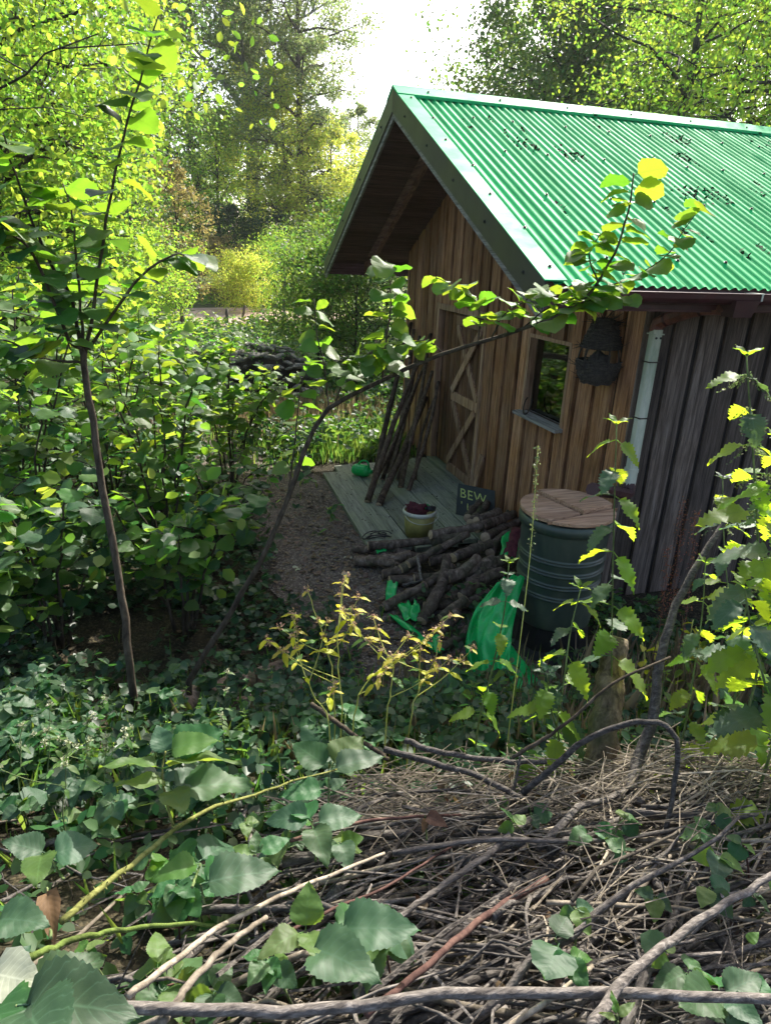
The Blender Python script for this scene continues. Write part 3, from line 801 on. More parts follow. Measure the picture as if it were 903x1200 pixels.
part('pipe_collar', MB().prism([(a*1.12, b*1.12) for a, b in sec], Matrix.Translation((PX, PY, zb_)), .12).prism([(a*1.2, b*1.2) for a, b in sec], Matrix.Translation((PX, PY, zb_+.12)), .03), 'pipe_white', pipe)
for zz in (zt-.03, zt-.22, zt-.62): part('pipe_bracket', MB().box((PX-.042, PY-.042, zz-.004), (PX+.042, PY+.042, zz+.004)), 'iron_dark' if zz < zt-.1 else 'pipe_white', pipe)
for sx in (-.028, .024): part('bolt', MB().lathe([(.008, 0), (.007, .004), (0, .006)], 8).__class__().tube([(PX+sx*.7, PY-.036, zt-.055), (PX+sx*.7, PY-.043, zt-.055)], .008, 8), 'screw_dark', pipe)
ea, eb = Vector((PX, PY, zt-.01)), Vector((.24, gy, gzz-.05))
el = curve([ea, ea+Vector((.01, -.01, .06)), lerp(ea, eb, .55)+Vector((0, 0, .05)), eb+Vector((-.02, .0, -.03)), eb+Vector((0, 0, .03))], 10)
part('upper_elbow', MB().tube(el, [.045]*11, 8), 'pipe_brown', pipe)
for i in (3, 5, 8): part('elbow_ring', MB().tube([el[i]-(el[i+1]-el[i-1]).normalized()*.008, el[i]+(el[i+1]-el[i-1]).normalized()*.008], .049, 8), 'gutter_maroon', pipe)
part('hopper', MB().hexa([(.17, gy-.05, gzz-.13), (.31, gy-.05, gzz-.13), (.31, gy+.05, gzz-.13), (.17, gy+.05, gzz-.13), (.15, gy-.075, gzz-.03), (.33, gy-.075, gzz-.03), (.33, gy+.07, gzz-.03), (.15, gy+.07, gzz-.03)]), 'gutter_maroon', pipe)

# lower elbow over the barrel
BC = Vector((-.73, -.47, 0)); BZ = .97
lp = curve([Vector((PX, PY, zb_+.03)), Vector((PX-.03, PY-.03, zb_-.045)), Vector((-.20, -.19, zb_+.02)), Vector((-.46, -.33, BZ+.075))], 8)
part('lower_elbow', MB().tube(lp, [.05]*9, 8), 'gutter_maroon', pipe)

# ================================================================== DECK AND YARD THINGS
deck = root('deck', (-.76, 2.6, -.06), 'low weathered plank deck in front of the shed door', 'deck')
x = -.075; i = 0
for i in range(7):
    w = rg.uniform(.195, .215); a = x-w; sk = -.028*(i/6)
    e0, e1 = 1.25+rg.uniform(-.05, .05), 3.98-.02*i+rg.uniform(-.06, .03) - (.22 if i == 6 else 0); j = rg.uniform(-.004, .003); t_ = rg.uniform(-.006, .006)
    q = MB().hexa([(a+sk, e0, -.062), (x+sk, e0, -.062), (x, e1, -.062), (a, e1, -.062), (a+sk, e0, -.018+j+t_), (x+sk, e0, -.018+j-t_), (x, e1, -.018+j-t_), (a, e1, -.018+j+t_)])
    part('plank', q, 'wood_deck', deck, origin=(a, e0, 0)); x = a-rg.uniform(.008, .018)
for y_ in (1.6, 2.7, 3.7): part('bearer', MB().box((x+.02, y_-.04, -.13), (-.09, y_+.04, -.0635)), 'wood_side', deck)

# bucket
bb = G(490, 626, -.015)
bk = root('bucket', bb, 'dirty yellow plastic bucket of maroon rags standing on the deck', 'bucket')
part('body', MB().lathe([(.0, .003), (.125, .003), (.13, .0), (.152, .25), (.146, .25), (.126, .02), (0, .02)], 28, bb), 'bucket_yellow', bk, True)
part('rim', MB().lathe([(.153, .222), (.163, .225), (.166, .245), (.160, .262), (.15, .262), (.146, .24)], 28, bb), 'bucket_rim', bk, True)
hd = [bb+Vector((.166*math.cos(a), .166*math.sin(a)*.6-.06, .235-.07*abs(math.sin(a)))) for a in np.linspace(R(180), R(360), 12)]
part('handle', MB().tube(hd, .004, 5), 'bucket_rim', bk)
def lump(c, r, sc, seed, amp=.35, n=10, m=16, fr=3.0):
    mb = MB(); c = Vector(c)
    for i in range(n+1):
        th = math.pi*i/n
        for k in range(m):
            ph = 2*math.pi*k/m; d = Vector((math.sin(th)*math.cos(ph), math.sin(th)*math.sin(ph), math.cos(th)))
            f = 1+amp*noise.noise(d*fr+Vector((seed, seed*2, 0)))+amp*.5*noise.noise(d*fr*2.7+Vector((seed, 3, 1)))
            mb.v.append(c+Vector((d.x*sc[0], d.y*sc[1], d.z*sc[2]))*r*f)
    for i in range(n):
        for k in range(m):
            a = i*m+k; b = i*m+(k+1) % m; mb.f.append((a, a+m, b+m, b))
    return mb
solo('rag', lump(bb+Vector((-.03, -.01, .262)), .1, (1, .8, .55), 4, .6), 'cloth_maroon', 'maroon rag heaped in the yellow bucket', 'rag', smooth=True)
solo('rag', lump(bb+Vector((-.06, .05, .28)), .055, (1, .8, .7), 9, .7), 'cloth_maroon', 'small maroon rag sticking up at the back of the yellow bucket', 'rag', smooth=True)
solo('plastic_scrap', lump(bb+Vector((.07, .02, .27)), .05, (1, 1, .5), 6, .5), 'tarp_green', 'small green plastic scrap in the yellow bucket', 'scrap', smooth=True)
solo('glove', lump(bb+Vector((.105, -.03, .272)), .045, (1.1, .8, .6), 12, .6), 'plastic_black', 'black work glove in the yellow bucket', 'glove', smooth=True)
# cord on the deck
cc = G(441, 629, -.012); rg2 = random.Random(5)
pts = [cc+Vector((.1*math.cos(a*1.0)+.05*math.cos(a*2.3), .06*math.sin(a)+.03*math.sin(a*3.1), .006+.012*(1+math.sin(a*1.7)))) for a in np.linspace(0, 14, 60)]
solo('cord', MB().tube(pts, .006, 5), 'plastic_black', 'tangled black cord lying on the end of the deck', 'cord', smooth=True)
# green plastic jug lying on the deck
jc = G(424, 558, -.015)
jg = root('jug', jc, 'bright green plastic jug lying on the far corner of the deck', 'jug')
fd = Vector((.75, -.66, 0)); Mj = Matrix.Translation(jc+Vector((0, 0, .075))) @ fd.to_track_quat('Z', 'Y').to_matrix().to_4x4()
mb = MB(); prof = [(.0, -.12), (.055, -.12), (.075, -.09), (.078, .05), (.06, .09), (.03, .11), (.028, .13), (.022, .13), (.022, .10)]
mb.lathe(prof, 14); mb.v = [Mj @ Vector((v.x*1.0, v.y*.95, v.z)) for v in mb.v]
part('body', mb, 'tarp_green', jg, False)
hp = [Mj @ Vector(p) for p in ((0, .06, .09), (0, .12, .07), (0, .125, .0), (0, .074, -.05))]
part('handle', MB().tube(curve(hp, 8), .011, 6), 'tarp_green', jg, True)

# slate sign
sb = G(539, 604, -.02); sx = (RH*.80+FH*(-.50)).normalized(); sn_ = sx.cross(UP); sz = (UP*.93 + FH*.32).normalized()
sg = root('chalk_sign', sb, 'dark slate sign with hand-painted yellow lettering standing behind the logs', 'sign')
SWD, SHT = .44, .34; o0 = sb+sx*(-.05)
nrm = sx.cross(sz).normalized()            # faces the camera
Ms = Matrix(((sx.x, sz.x, nrm.x, o0.x), (sx.y, sz.y, nrm.y, o0.y), (sx.z, sz.z, nrm.z, o0.z), (0, 0, 0, 1)))
part('slab', MB().prism([(-.005, 0), (SWD, .01), (SWD-.01, SHT), (.01, SHT-.008)], Ms, -.015), 'slate_dark', sg)
def letters(txt, x, y, h, rot=0.0):
    cu = bpy.data.curves.new('lettering', 'FONT'); cu.body = txt; cu.size = h*1.38; cu.extrude = .001; cu.resolution_u = 3; cu.offset = .0; cu.space_character = 1.12; cu.shear = -.08
    to = bpy.data.objects.new('tmp', cu); COL.objects.link(to); dg = bpy.context.evaluated_depsgraph_get()
    me = bpy.data.meshes.new_from_object(to.evaluated_get(dg)); bpy.data.objects.remove(to)
    me.transform(Ms @ Matrix.Translation((x, y, .0022)) @ Matrix.Rotation(rot, 4, 'Z')); me.transform(Matrix.Translation(-sb))
    me.materials.clear(); me.materials.append(M['chalk_paint'])
    link('lettering', me, sg)
letters('BEW', .035, .195, .10, -.05); letters("' US", .05, .07, .085, -.08)
# board propped against the wall next to the door
pb, pt_ = G(553, 582, -.015), onx(566, 534, -.02)
ax = (pt_-pb).normalized(); wv = Vector((0, 1, 0)); wv = (wv-ax*wv.dot(ax)).normalized(); th = ax.cross(wv)
c = [pb-wv*.05, pb+wv*.05, pb+wv*.05+th*.022, pb-wv*.05+th*.022]; L_ = (pt_-pb)
solo('plank_offcut', MB().hexa([*c, *[p+L_ for p in c]]), 'wood_brace', 'short brown plank propped against the wall beside the door', 'plank', origin=pb)

# firewood logs
def cyl_log(name, a, b, r, label, cat, group, mat='bark_log', seed=0, bend=.03, n=10, seg=9, taper=.85, jit=.10, ends=True):
    rl = random.Random(seed); a, b = Vector(a), Vector(b)
    pts = [lerp(a, b, i/seg) for i in range(seg+1)]
    off = Vector((rl.uniform(-1, 1), rl.uniform(-1, 1), rl.uniform(-.6, .6)))*bend
    pts = [p+off*math.sin(math.pi*i/seg) + Vector((rl.uniform(-1, 1), rl.uniform(-1, 1), rl.uniform(-1, 1)))*r*.10 for i, p in enumerate(pts)]
    rad = [r*lerp(1, taper, i/seg)*rl.uniform(.93, 1.09) for i in range(seg+1)]
    mb = MB().tube(pts, rad, n, True, jit, rl)
    for k in range(rl.choice((0, 1, 1, 2))):
        i = rl.randrange(1, seg); d = Vector((rl.uniform(-1, 1), rl.uniform(-1, 1), rl.uniform(-.2, 1))).normalized(); mb.tube([pts[i], pts[i]+d*r*1.5], [r*.4, r*.3], 6)
    o = solo(name, mb, mat, label, cat, group, True, origin=a)
    if ends:
        for p, q, rr in ((pts[0], pts[1], rad[0]), (pts[-1], pts[-2], rad[-1])):
            d = (p-q).normalized(); part('cut_end', MB().tube([p+d*.0005, p+d*.003], [rr*.93, rr*.9], n), 'cut_wood', o)
    return o
LOGLAB = 'dark bark-covered log in the firewood heap beside the deck'; LOGG = 'firewood logs heaped beside the deck'
def Z7(x, y, z): return G(400+x/3.7625, 540+y/3.7625, z)
LG = [(135,375,.10,400,350,.14,40),(60,385,.02,140,380,.05,38),(75,440,0,290,415,.08,45),(405,325,.20,610,288,.24,42),(410,362,.12,530,340,.2,45),
 (560,245,.14,620,172,.16,38),(570,268,.16,637,190,.18,40),(600,262,.2,690,225,.2,38),(605,292,.18,750,237,.12,46),(640,332,.16,772,272,.06,46),
 (280,470,.07,540,330,.22,40),(300,452,.12,430,382,.2,35),(450,530,.10,590,432,.2,46),(500,425,.19,650,368,.2,42),(360,690,.0,462,440,.2,50),
 (195,645,-.03,365,555,.1,42),(370,545,.08,480,465,.17,40),(445,690,0,545,615,.08,42),(440,742,-.02,505,670,.06,46),(540,595,.06,695,495,.14,50),
 (470,512,.13,660,440,.16,52),(130,435,.03,260,470,.02,40),(430,835,-.04,560,735,.0,36),(190,500,0,330,470,.05,42),(220,530,0,400,520,.03,45),
 (300,600,-.02,470,560,.03,48),(520,640,.0,640,580,.06,44),(560,560,.06,700,440,.12,44),(620,520,.08,720,420,.1,42),(330,520,.03,520,480,.08,46),(400,440,.1,590,400,.14,44),(250,400,.04,420,430,.06,42),
 (660,400,.12,745,318,.08,42),(480,600,.01,600,520,.06,46),(380,640,-.02,560,600,.0,44)]
for i, (x0, y0_, z0_, x1, y1_, z1_, th) in enumerate(LG):
    a, b = Z7(x0, y0_, z0_), Z7(x1, y1_, z1_); dep = ((a+b)/2-CAM).dot(_f); r = th/3.7625*dep/FPX/2
    ext = (b-a)*.06
    cyl_log('log', a-ext, b+ext, r*1.05, LOGLAB, 'log', LOGG, seed=i+40, taper=rnd.uniform(.8, 1.0))
def twigpx(pts, r, name, label, cat, group=None, mat='bark_stick', n=14, sides=6):
    c = curve(pts, n); rl = [lerp(r[0], r[1], i/n) for i in range(n+1)]
    return solo(name, MB().tube(wobble(c, r[0]*.35, rnd), rl, sides), mat, label, cat, group, True)
for i, (a, b) in enumerate((((335, 420, .2), (352, 530, .15)), ((270, 548, .05), (352, 528, .12)), ((575, 430, .2), (635, 515, .1)))):
    twigpx([Z7(*a), lerp(Z7(*a), Z7(*b), .5), Z7(*b)], (.014, .009), 'twig', 'thin broken twig lying on the firewood heap', 'twig', 'twigs on the firewood heap')

# poles leaning on the gable
PL = [((430,592),(502,398),22),((443,596),(497,470),26),((469,575),(505,440),20),((478,578),(512,452),17),((456,560),(490,400),18),((436,574),(488,450),16),((461,558),(484,392),20),((448,566),(497,430),17),
      ((486,566),(508,470),14),((440,560),(480,385),24),((466,566),(499,420),18),((453,572),(486,430),15)]
for i, ((x0, y0_), (x1, y1_), th) in enumerate(PL):
    a = G(x0, y0_-4, -.01); b = onx(x1, y1_, -.07-.03*(i % 3)); r = th/3.9/2*8/FPX*.92
    cyl_log('pole', a, lerp(a, b, 1.04), r*1.3, 'rough brown wooden pole leaning in a bunch against the shed gable', 'pole', 'poles leaning against the shed', 'bark_pole', seed=100+i, bend=.05, seg=12, taper=.7, n=8)

# rain barrel
zb0 = .17
bar = root('rain_barrel', (BC.x, BC.y, -.07), 'dark green ribbed rain barrel under the white downpipe', 'barrel')
r0, r1 = .255, .29; prof = [(0, zb0), (r0*.96, zb0), (r0, zb0+.02)]
HB = BZ-zb0
for i in range(1, 150):
    t = i/150; r_ = lerp(r0, r1, t**.7)
    for zc in (.34, .47, .60, .72):
        r_ += .013*math.exp(-((t-zc)/.008)**2) + .011*math.exp(-((t-zc-.028)/.007)**2)
    prof.append((r_, zb0+HB*.88*t))
prof += [(r1+.002, zb0+HB*.885), (r1+.020, zb0+HB*.89), (r1+.024, zb0+HB*.93), (r1+.02, zb0+HB*.975), (r1+.004, zb0+HB*.98), (r1-.01, zb0+HB*.95)]
part('body', MB().lathe(prof, 48, (BC.x, BC.y, 0)), 'barrel_green', bar, True)
part('stand', MB().lathe([(.30, -.1), (.30, -.06), (.27, .0), (.25, .16), (.25, zb0-.002), (0, zb0-.002)], 10, (BC.x, BC.y, 0)), 'plastic_black', bar)
# wooden lid of three planks
RL = r1+.022
ld = root('barrel_lid', (BC.x, BC.y, BZ-.02), 'round wooden lid of three planks on the rain barrel', 'lid')
la = (RH*.86+FH*.50).normalized(); lb = Vector((-la.y, la.x, 0))
def lidplank(u0, u1, z0, z1, v0=-9, v1=9):
    poly = []
    for i in range(65):
        a = 2*math.pi*i/64; u, v = RL*math.cos(a), RL*math.sin(a)
        poly.append((min(max(u, u0), u1), min(max(v, v0), v1)))
    pp = []
    for q in poly:
        if not pp or (abs(q[0]-pp[-1][0])+abs(q[1]-pp[-1][1])) > 1e-4: pp.append(q)
    if (abs(pp[0][0]-pp[-1][0])+abs(pp[0][1]-pp[-1][1])) < 1e-4: pp.pop()
    Mx = Matrix(((lb.x, -la.x, 0, BC.x), (lb.y, -la.y, 0, BC.y), (0, 0, 1, z0), (0, 0, 0, 1)))
    part('plank', MB().prism(pp, Mx, z1-z0), 'wood_lid', ld, origin=(BC.x+u0*.3, BC.y, z0))
zl = BZ-.004
lidplank(-RL, -.15, zl, zl+.02); lidplank(-.128, RL, zl+.006, zl+.042, -RL, -.016); lidplank(-.132, RL, zl+.002, zl+.026, .016, RL)

# woven basket hung on the gable
bcn = P(703, 413, 4.93); hb = root('hanging_basket', bcn, 'dark woven basket with open ribs hanging on the gable wall', 'basket')
rg3 = random.Random(21)
def ringpts(r, z, n=28, jit=.006): return [bcn+Vector((r*math.cos(2*math.pi*k/n)+rg3.uniform(-jit, jit), r*math.sin(2*math.pi*k/n)+rg3.uniform(-jit, jit), z+rg3.uniform(-jit, jit))) for k in range(n+1)]
part('hood', MB().lathe([(.05, .25), (.085, .22), (.10, .16), (.125, .08), (.145, .035), (.138, .03), (.11, .10), (.07, .19), (.03, .23)], 22, bcn), 'basket_dark', hb, True)
for k in range(14): part('weave', MB().tube(ringpts(.09+.055*(k/13)+.006, .20-.16*k/13, 22, .007), .006, 5), 'basket_dark', hb)
for k in range(11):
    a = 2*math.pi*k/11; u = Vector((math.cos(a), math.sin(a), 0))
    part('rib', MB().tube(curve([bcn+u*.135+UP*.05, bcn+u*.158-UP*.02, bcn+u*.160-UP*.10, bcn+u*.135-UP*.18, bcn+u*.08-UP*.225], 10), .0055, 5), 'basket_dark', hb)
part('bowl', MB().lathe([(.10, -.225), (.145, -.175), (.165, -.07), (.158, -.068), (.138, -.17), (.09, -.205), (0, -.205)], 22, bcn), 'basket_dark', hb, True)
for k in range(13): part('weave', MB().tube(ringpts(.167-.06*(k/12)**2, -.06-.165*k/12, 22, .008), .0065, 5), 'basket_dark', hb)
part('lining', lump(bcn+Vector((-.03, -.03, -.07)), .105, (.8, .8, .75), 31, .6), 'basket_dark', hb, True)
fr = MB()
for k in range(190):
    a = rg3.uniform(0, 6.28); zz = rg3.choice((.24, .22, .2, .04, -.1, -.2)); r_ = {.24: .05, .22: .08, .2: .09, .04: .14, -.1: .165, -.2: .12}[zz]
    p = bcn+Vector((r_*math.cos(a), r_*math.sin(a), zz)); fr.tube([p, p+Vector((math.cos(a+rg3.uniform(-1, 1)), math.sin(a+rg3.uniform(-1, 1)), rg3.uniform(-.4, 1)))*rg3.uniform(.02, .10)], [.003, .0012], 4, False)
part('fraying', fr, 'basket_dark', hb)['kind'] = 'stuff'
part('hook', MB().tube(curve([bcn+UP*.24, bcn+UP*.30+Vector((.06, 0, 0)), Vector((.0, bcn.y, bcn.z+.31))], 6), .004, 5), 'iron_dark', hb)

# tarpaulin and plastic scraps
def crumple(name, cn, nu, nv, bulge, seed, mat, label, cat, group=None, amp=.03, fr=7.0, rag=.12, thick=.003):
    TL, TR, BR, BL = [Vector(c) for c in cn]; mb = MB(); nrm = (TR-TL).cross(BL-TL).normalized()
    if nrm.z < 0 and abs(nrm.z) > .3: nrm = -nrm
    if nrm.dot(CAM-TL) < 0: nrm = -nrm
    grid = []
    for j in range(nv+1):
        for i in range(nu+1):
            u, v = i/nu, j/nv
            uu = u + rag*noise.noise(Vector((v*3.1, seed, 1)))*(abs(u-.5)*2)**3; vv = v + rag*noise.noise(Vector((u*3.7, seed, 7)))*(abs(v-.5)*2)**3
            p = lerp(lerp(TL, TR, uu), lerp(BL, BR, uu), vv)
            q = Vector((p.x*fr, p.y*fr, p.z*fr+seed))
            rid = 1-abs(noise.noise(q))*2; rid2 = 1-abs(noise.noise(q*2.3+Vector((5, 1, 2))))*2
            p = p+nrm*(bulge*math.sin(math.pi*u)**.6*math.sin(math.pi*min(1, .15+v*.85))**.6 + amp*rid+amp*.45*rid2)
            grid.append(p)
    k = len(grid); mb.v = grid+[p-nrm*thick for p in grid]
    for j in range(nv):
        for i in range(nu):
            a = j*(nu+1)+i; q = (a, a+1, a+nu+2, a+nu+1); mb.f.append(q); mb.f.append(tuple(reversed([x+k for x in q])))
    rim = [i for i in range(nu+1)]+[j*(nu+1)+nu for j in range(1, nv+1)]+[nv*(nu+1)+i for i in range(nu-1, -1, -1)]+[j*(nu+1) for j in range(nv-1, 0, -1)]
    for a, b in zip(rim, rim[1:]+rim[:1]): mb.f.append((b, a, a+k, b+k))
    return solo(name, mb, mat, label, cat, group, True, origin=BL)
tTL, tTR, tBR, tBL = G(584, 690, .40), G(616, 683, .46), G(600, 790, .0), G(556, 800, -.03); mb = MB(); NU, NV = 34, 46
tn = (tTR-tTL).cross(tBL-tTL).normalized(); tn = tn if tn.dot(CAM-tTL) > 0 else -tn; grid = []
for j in range(NV+1):
    for i in range(NU+1):
        u, v = i/NU, j/NV
        ue = u+.10*noise.noise(Vector((v*3, 1, 2)))*(1-u)+.08*noise.noise(Vector((v*4, 5, 2)))*u
        p = lerp(lerp(tTL, tTR, ue), lerp(tBL, tBR, ue), v) - RH*.13*math.sin(math.pi*v)*(1-u*.75)
        f1 = 1-2*abs(noise.noise(Vector((u*3.2+v*.9, v*1.1, 4)))); f2 = 1-2*abs(noise.noise(Vector((u*7+v*2.5, v*2.6, 8)))); f3 = noise.noise(Vector((u*2, v*2, 1)))
        p = p+tn*(.10*math.sin(math.pi*u)**.7+.07*f1+.03*f2+.06*f3)
        p.z = max(p.z, gz(p.x, p.y)+.012); grid.append(p)
k = len(grid); mb.v = grid+[p-tn*.003 for p in grid]
for j in range(NV):
    for i in range(NU):
        a = j*(NU+1)+i; q = (a, a+1, a+NU+2, a+NU+1); mb.f.append(q); mb.f.append(tuple(reversed([x+k for x in q])))
solo('tarpaulin', mb, 'tarp_green', 'crumpled shiny green tarpaulin slumped beside the rain barrel', 'tarpaulin', smooth=True, origin=tBL)
crumple('tarpaulin', (G(574, 768, .05), G(598, 757, .05), G(633, 803, -.02), G(606, 810, -.02)), 16, 16, .02, 8, 'tarp_green', 'flat green tarpaulin tail trailing on the ground below the barrel', 'tarpaulin', amp=.015)
crumple('plastic_sheet', (G(586, 632, .18), G(606, 620, .2), G(612, 652, .12), G(584, 660, .1)), 14, 12, .03, 12, 'tarp_green', 'green plastic sheet pushed between the logs and the barrel', 'plastic sheet', amp=.03)
crumple('maroon_cloth', (G(601, 620, .24), G(612, 624, .25), G(604, 657, .14), G(589, 652, .14)), 12, 16, .03, 15, 'cloth_maroon', 'maroon cloth lying on the green sheet beside the barrel', 'cloth', amp=.03, fr=12)
SC = [((454, 682, .06), (466, 684, .07), (464, 709, -.03), (452, 706, -.03), 'upright torn green plastic scrap at the foot of the firewood'),
      ((466, 710, -.02), (480, 706, .0), (492, 727, -.03), (474, 729, -.03), 'wide torn green plastic scrap on the earth by the firewood'),
      ((457, 724, -.04), (463, 722, -.04), (512, 760, -.04), (505, 763, -.04), 'long thin green plastic strip on the earth by the firewood'),
      ((506, 748, -.02), (514, 744, 0.0), (521, 763, -.03), (510, 767, -.03), 'small curled green plastic scrap at the end of the long strip'),
      ((478, 722, -.02), (487, 704, .04), (493, 712, .02), (488, 730, -.02), 'narrow green plastic scrap poking up by the firewood'),
      ((206, 583, .3), (224, 580, .32), (228, 589, .3), (210, 592, .3), 'green plastic scrap caught among the hazel stems'),
      ((439, 644, .05), (450, 641, .06), (453, 648, .05), (441, 650, .04), 'tiny green plastic scrap tucked into the firewood')]
for i, (a, b, c, d, lab) in enumerate(SC): crumple('plastic_scrap', (G(*a), G(*b), G(*c), G(*d)), 8, 10, .01, 20+i*3, 'tarp_green', lab, 'scrap', amp=.018, fr=14, rag=.2)

# ================================================================== TREES
def tree(name, label, base, H, crown_r, z0f, nl, nleaf, lsize, mat, seed, bark='bark_trunk', r0=None, cat='tree', group=None, sub=5, clump=.16, up=.4, asp=.62,
         lean=(0, 0), droop=0.0, flat=1.0, limb_up=.35, cx=1.0, hexa=False, topr=.25):
    """tapered trunk with limbs; leaves in clumps round the twig ends, so gaps stay open"""
    rt = random.Random(seed); b = Vector(base); b.z = gz(b.x, b.y)-.05
    t = root(name, b, label, cat, group)
    r0 = r0 or H*.014; mb = MB(); sides = 8
    n = 9; tr = []
    for i in range(n+1):
        u = i/n; tr.append(b+Vector((lean[0]*u*u*H, lean[1]*u*u*H, u*H*.94)) + Vector((rt.uniform(-1, 1), rt.uniform(-1, 1), 0))*H*.012*(u > 0))
    mb.tube(tr, [r0*(1.25 if i == 0 else 1)*(1-.88*i/n) for i in range(n+1)], sides)
    tips = []
    for i in range(nl):
        u = z0f+(1-z0f)*((i+rt.random())/nl)
        k = min(n-1, int(u*n)); p = lerp(tr[k], tr[k+1], u*n-k)
        prof = math.sin(math.pi*min(1, .18+.82*(u-z0f)/(1-z0f)*.95))**.7 if z0f < .95 else 1
        prof = max(prof, topr)
        L = crown_r*prof*rt.uniform(.65, 1.12)
        a = i*2.399+rt.uniform(-.5, .5); d = Vector((math.cos(a)*cx, math.sin(a), 0)); d.z = limb_up*rt.uniform(.3, 1.5)
        e = p+d*L; e.z -= droop*L
        c = curve([p, p+d*L*.45+Vector((0, 0, L*.10)), e], 6); c = wobble(c, L*.035, rt)
        rl = r0*(1-.85*u)*.55
        mb.tube(c, [max(.006, rl*(1-.85*q/6)) for q in range(7)], 5, False)
        tips.append((e, L))
        for s_ in range(sub):
            q = rt.uniform(.3, .95); kk = min(5, int(q*6)); pp = lerp(c[kk], c[kk+1], q*6-kk)
            dd = Vector((rt.gauss(0, 1), rt.gauss(0, 1), rt.gauss(.15, .6))).normalized()*L*rt.uniform(.22, .5)
            mb.tube([pp, pp+dd*.55+Vector((0, 0, .03*L)), pp+dd], [max(.004, rl*.35), max(.003, rl*.2), .003], 4, False)
            tips.append((pp+dd, L*.7))
    part('trunk', mb, bark, t, True)
    T = np.array([[e.x, e.y, e.z] for e, L in tips]); S_ = np.array([max(.5, L)*clump/.35 for e, L in tips])*crown_r**0
    pick = NP.integers(0, len(T), nleaf); g = np.clip(NP.normal(size=(nleaf, 3)), -1.35, 1.35)*np.array([1, 1, .72*flat])
    rad = (S_[pick]*.42)[:, None]
    cen = T[pick]+g*rad - np.array(t.location)
    me = cloud_mesh('crown', cen, NP.uniform(.65, 1.25, nleaf)*lsize, mat, up=up, aspect=asp, hexa=hexa)
    link('crown', me, t); return t
def far(px, dist):  # a ground point in the direction of a pixel column, dist metres ahead
    d = ray(px, 330); d.z = 0; return Vector((CAM.x, CAM.y, 0))+d*(dist/ d.dot(FH))

TG = 'woodland trees behind the shed'
# big pale-barked tree and its neighbours far behind
tree('tall_tree', 'tall tree with a pale forked trunk far behind the clearing', far(300, 46), 27, 6.2, .30, 34, 46000, .2, 'crown_grey', 1, 'bark_pale', .55, group=TG, sub=6, clump=.13, limb_up=.7)
tree('tall_tree', 'slim dark tree with a straight trunk at the edge of the sky gap', far(352, 42), 20.5, 3.9, .18, 34, 34000, .17, 'crown_grey', 2, 'bark_trunk', .3, group=TG, sub=6, clump=.13)
tree('tall_tree', 'dark ivy-clad tree rising behind the pale forked tree', far(238, 52), 27, 6.5, .2, 34, 44000, .22, 'crown_mid', 3, group=TG, clump=.16)
tree('tall_tree', 'small grey-green tree low in the sky gap beside the roof', far(415, 48), 11.5, 3.0, .25, 16, 9000, .15, 'crown_grey', 4, group=TG, clump=.16)
tree('broad_tree', 'sunlit yellow-green tree with a pointed top beyond the clearing', far(335, 42), 12.3, 3.7, .12, 30, 26000, .14, 'crown_yellow', 5, 'bark_trunk', .2, group=TG, sub=5, clump=.15, topr=.2)
tree('broad_tree', 'yellow-green bushy tree beside the shed roof beyond the clearing', far(388, 41), 9.0, 3.1, .1, 24, 17000, .14, 'crown_yellow', 6, 'bark_trunk', .16, group=TG, clump=.17)
tree('broad_tree', 'yellow-green tree partly hidden by the rusty thin tree', far(262, 44), 10.2, 3.6, .12, 24, 17000, .14, 'crown_bright', 7, 'bark_trunk', .18, group=TG, clump=.17)
tree('dark_bush', 'dark green bush at the foot of the pointed yellow-green tree', far(278, 39), 4.8, 2.6, .1, 20, 12000, .12, 'crown_dark', 8, cat='bush', clump=.2)
tree('dark_bush', 'dark green bush below the bushy yellow-green tree', far(330, 38), 4.2, 2.3, .1, 20, 10000, .12, 'crown_dark', 9, cat='bush', clump=.2)
tree('rusty_tree', 'thin tree with rusty brown foliage beside the far path', far(210, 24), 5.4, 1.2, .12, 24, 5000, .10, 'crown_rust', 10, 'bark_trunk', .07, clump=.16, limb_up=.7)
tree('rusty_bush', 'greyish brown bush behind the rounded bush by the far path', far(255, 33), 3.2, 1.5, .1, 18, 6000, .10, 'crown_rust', 11, cat='bush', clump=.2)
tree('round_bush', 'rounded sunlit yellow-green bush beside the far path', far(285, 30.5), 2.05, 1.6, .1, 26, 12000, .09, 'crown_yellow', 12, cat='bush', clump=.22, limb_up=.5, topr=.5)
for i, (px, d, h, r, mt, lab) in enumerate(((345, 27, 2.6, 1.7, 'crown_bright', 'low bright green bush beyond the tall thin post'), (395, 24, 3.0, 1.9, 'crown_mid', 'mid green bush beyond the shed corner'),
        (318, 34, 2.8, 1.8, 'crown_bright', 'bright green bush behind the rounded bush'), (165, 20, 2.6, 1.6, 'crown_bright', 'bright green bush near the rusty thin tree'), (372, 15.5, 2.7, 1.2, 'crown_mid', 'slender leafy bush with thin stems behind the stone heap'),
        (418, 14, 3.3, 1.5, 'crown_mid', 'slender leafy bush with thin stems beside the shed eave'), (455, 16, 3.4, 1.6, 'crown_dark', 'dark leafy bush half hidden by the shed gable'), (385, 19, 2.4, 1.6, 'crown_mid', 'broad mid green bush between the two slender bushes'))):
    tree('leafy_bush', lab, far(px, d), h, r, .08, 22, 11000, .075, mt, 30+i, cat='bush', clump=.2, limb_up=.8, topr=.45, r0=.035)
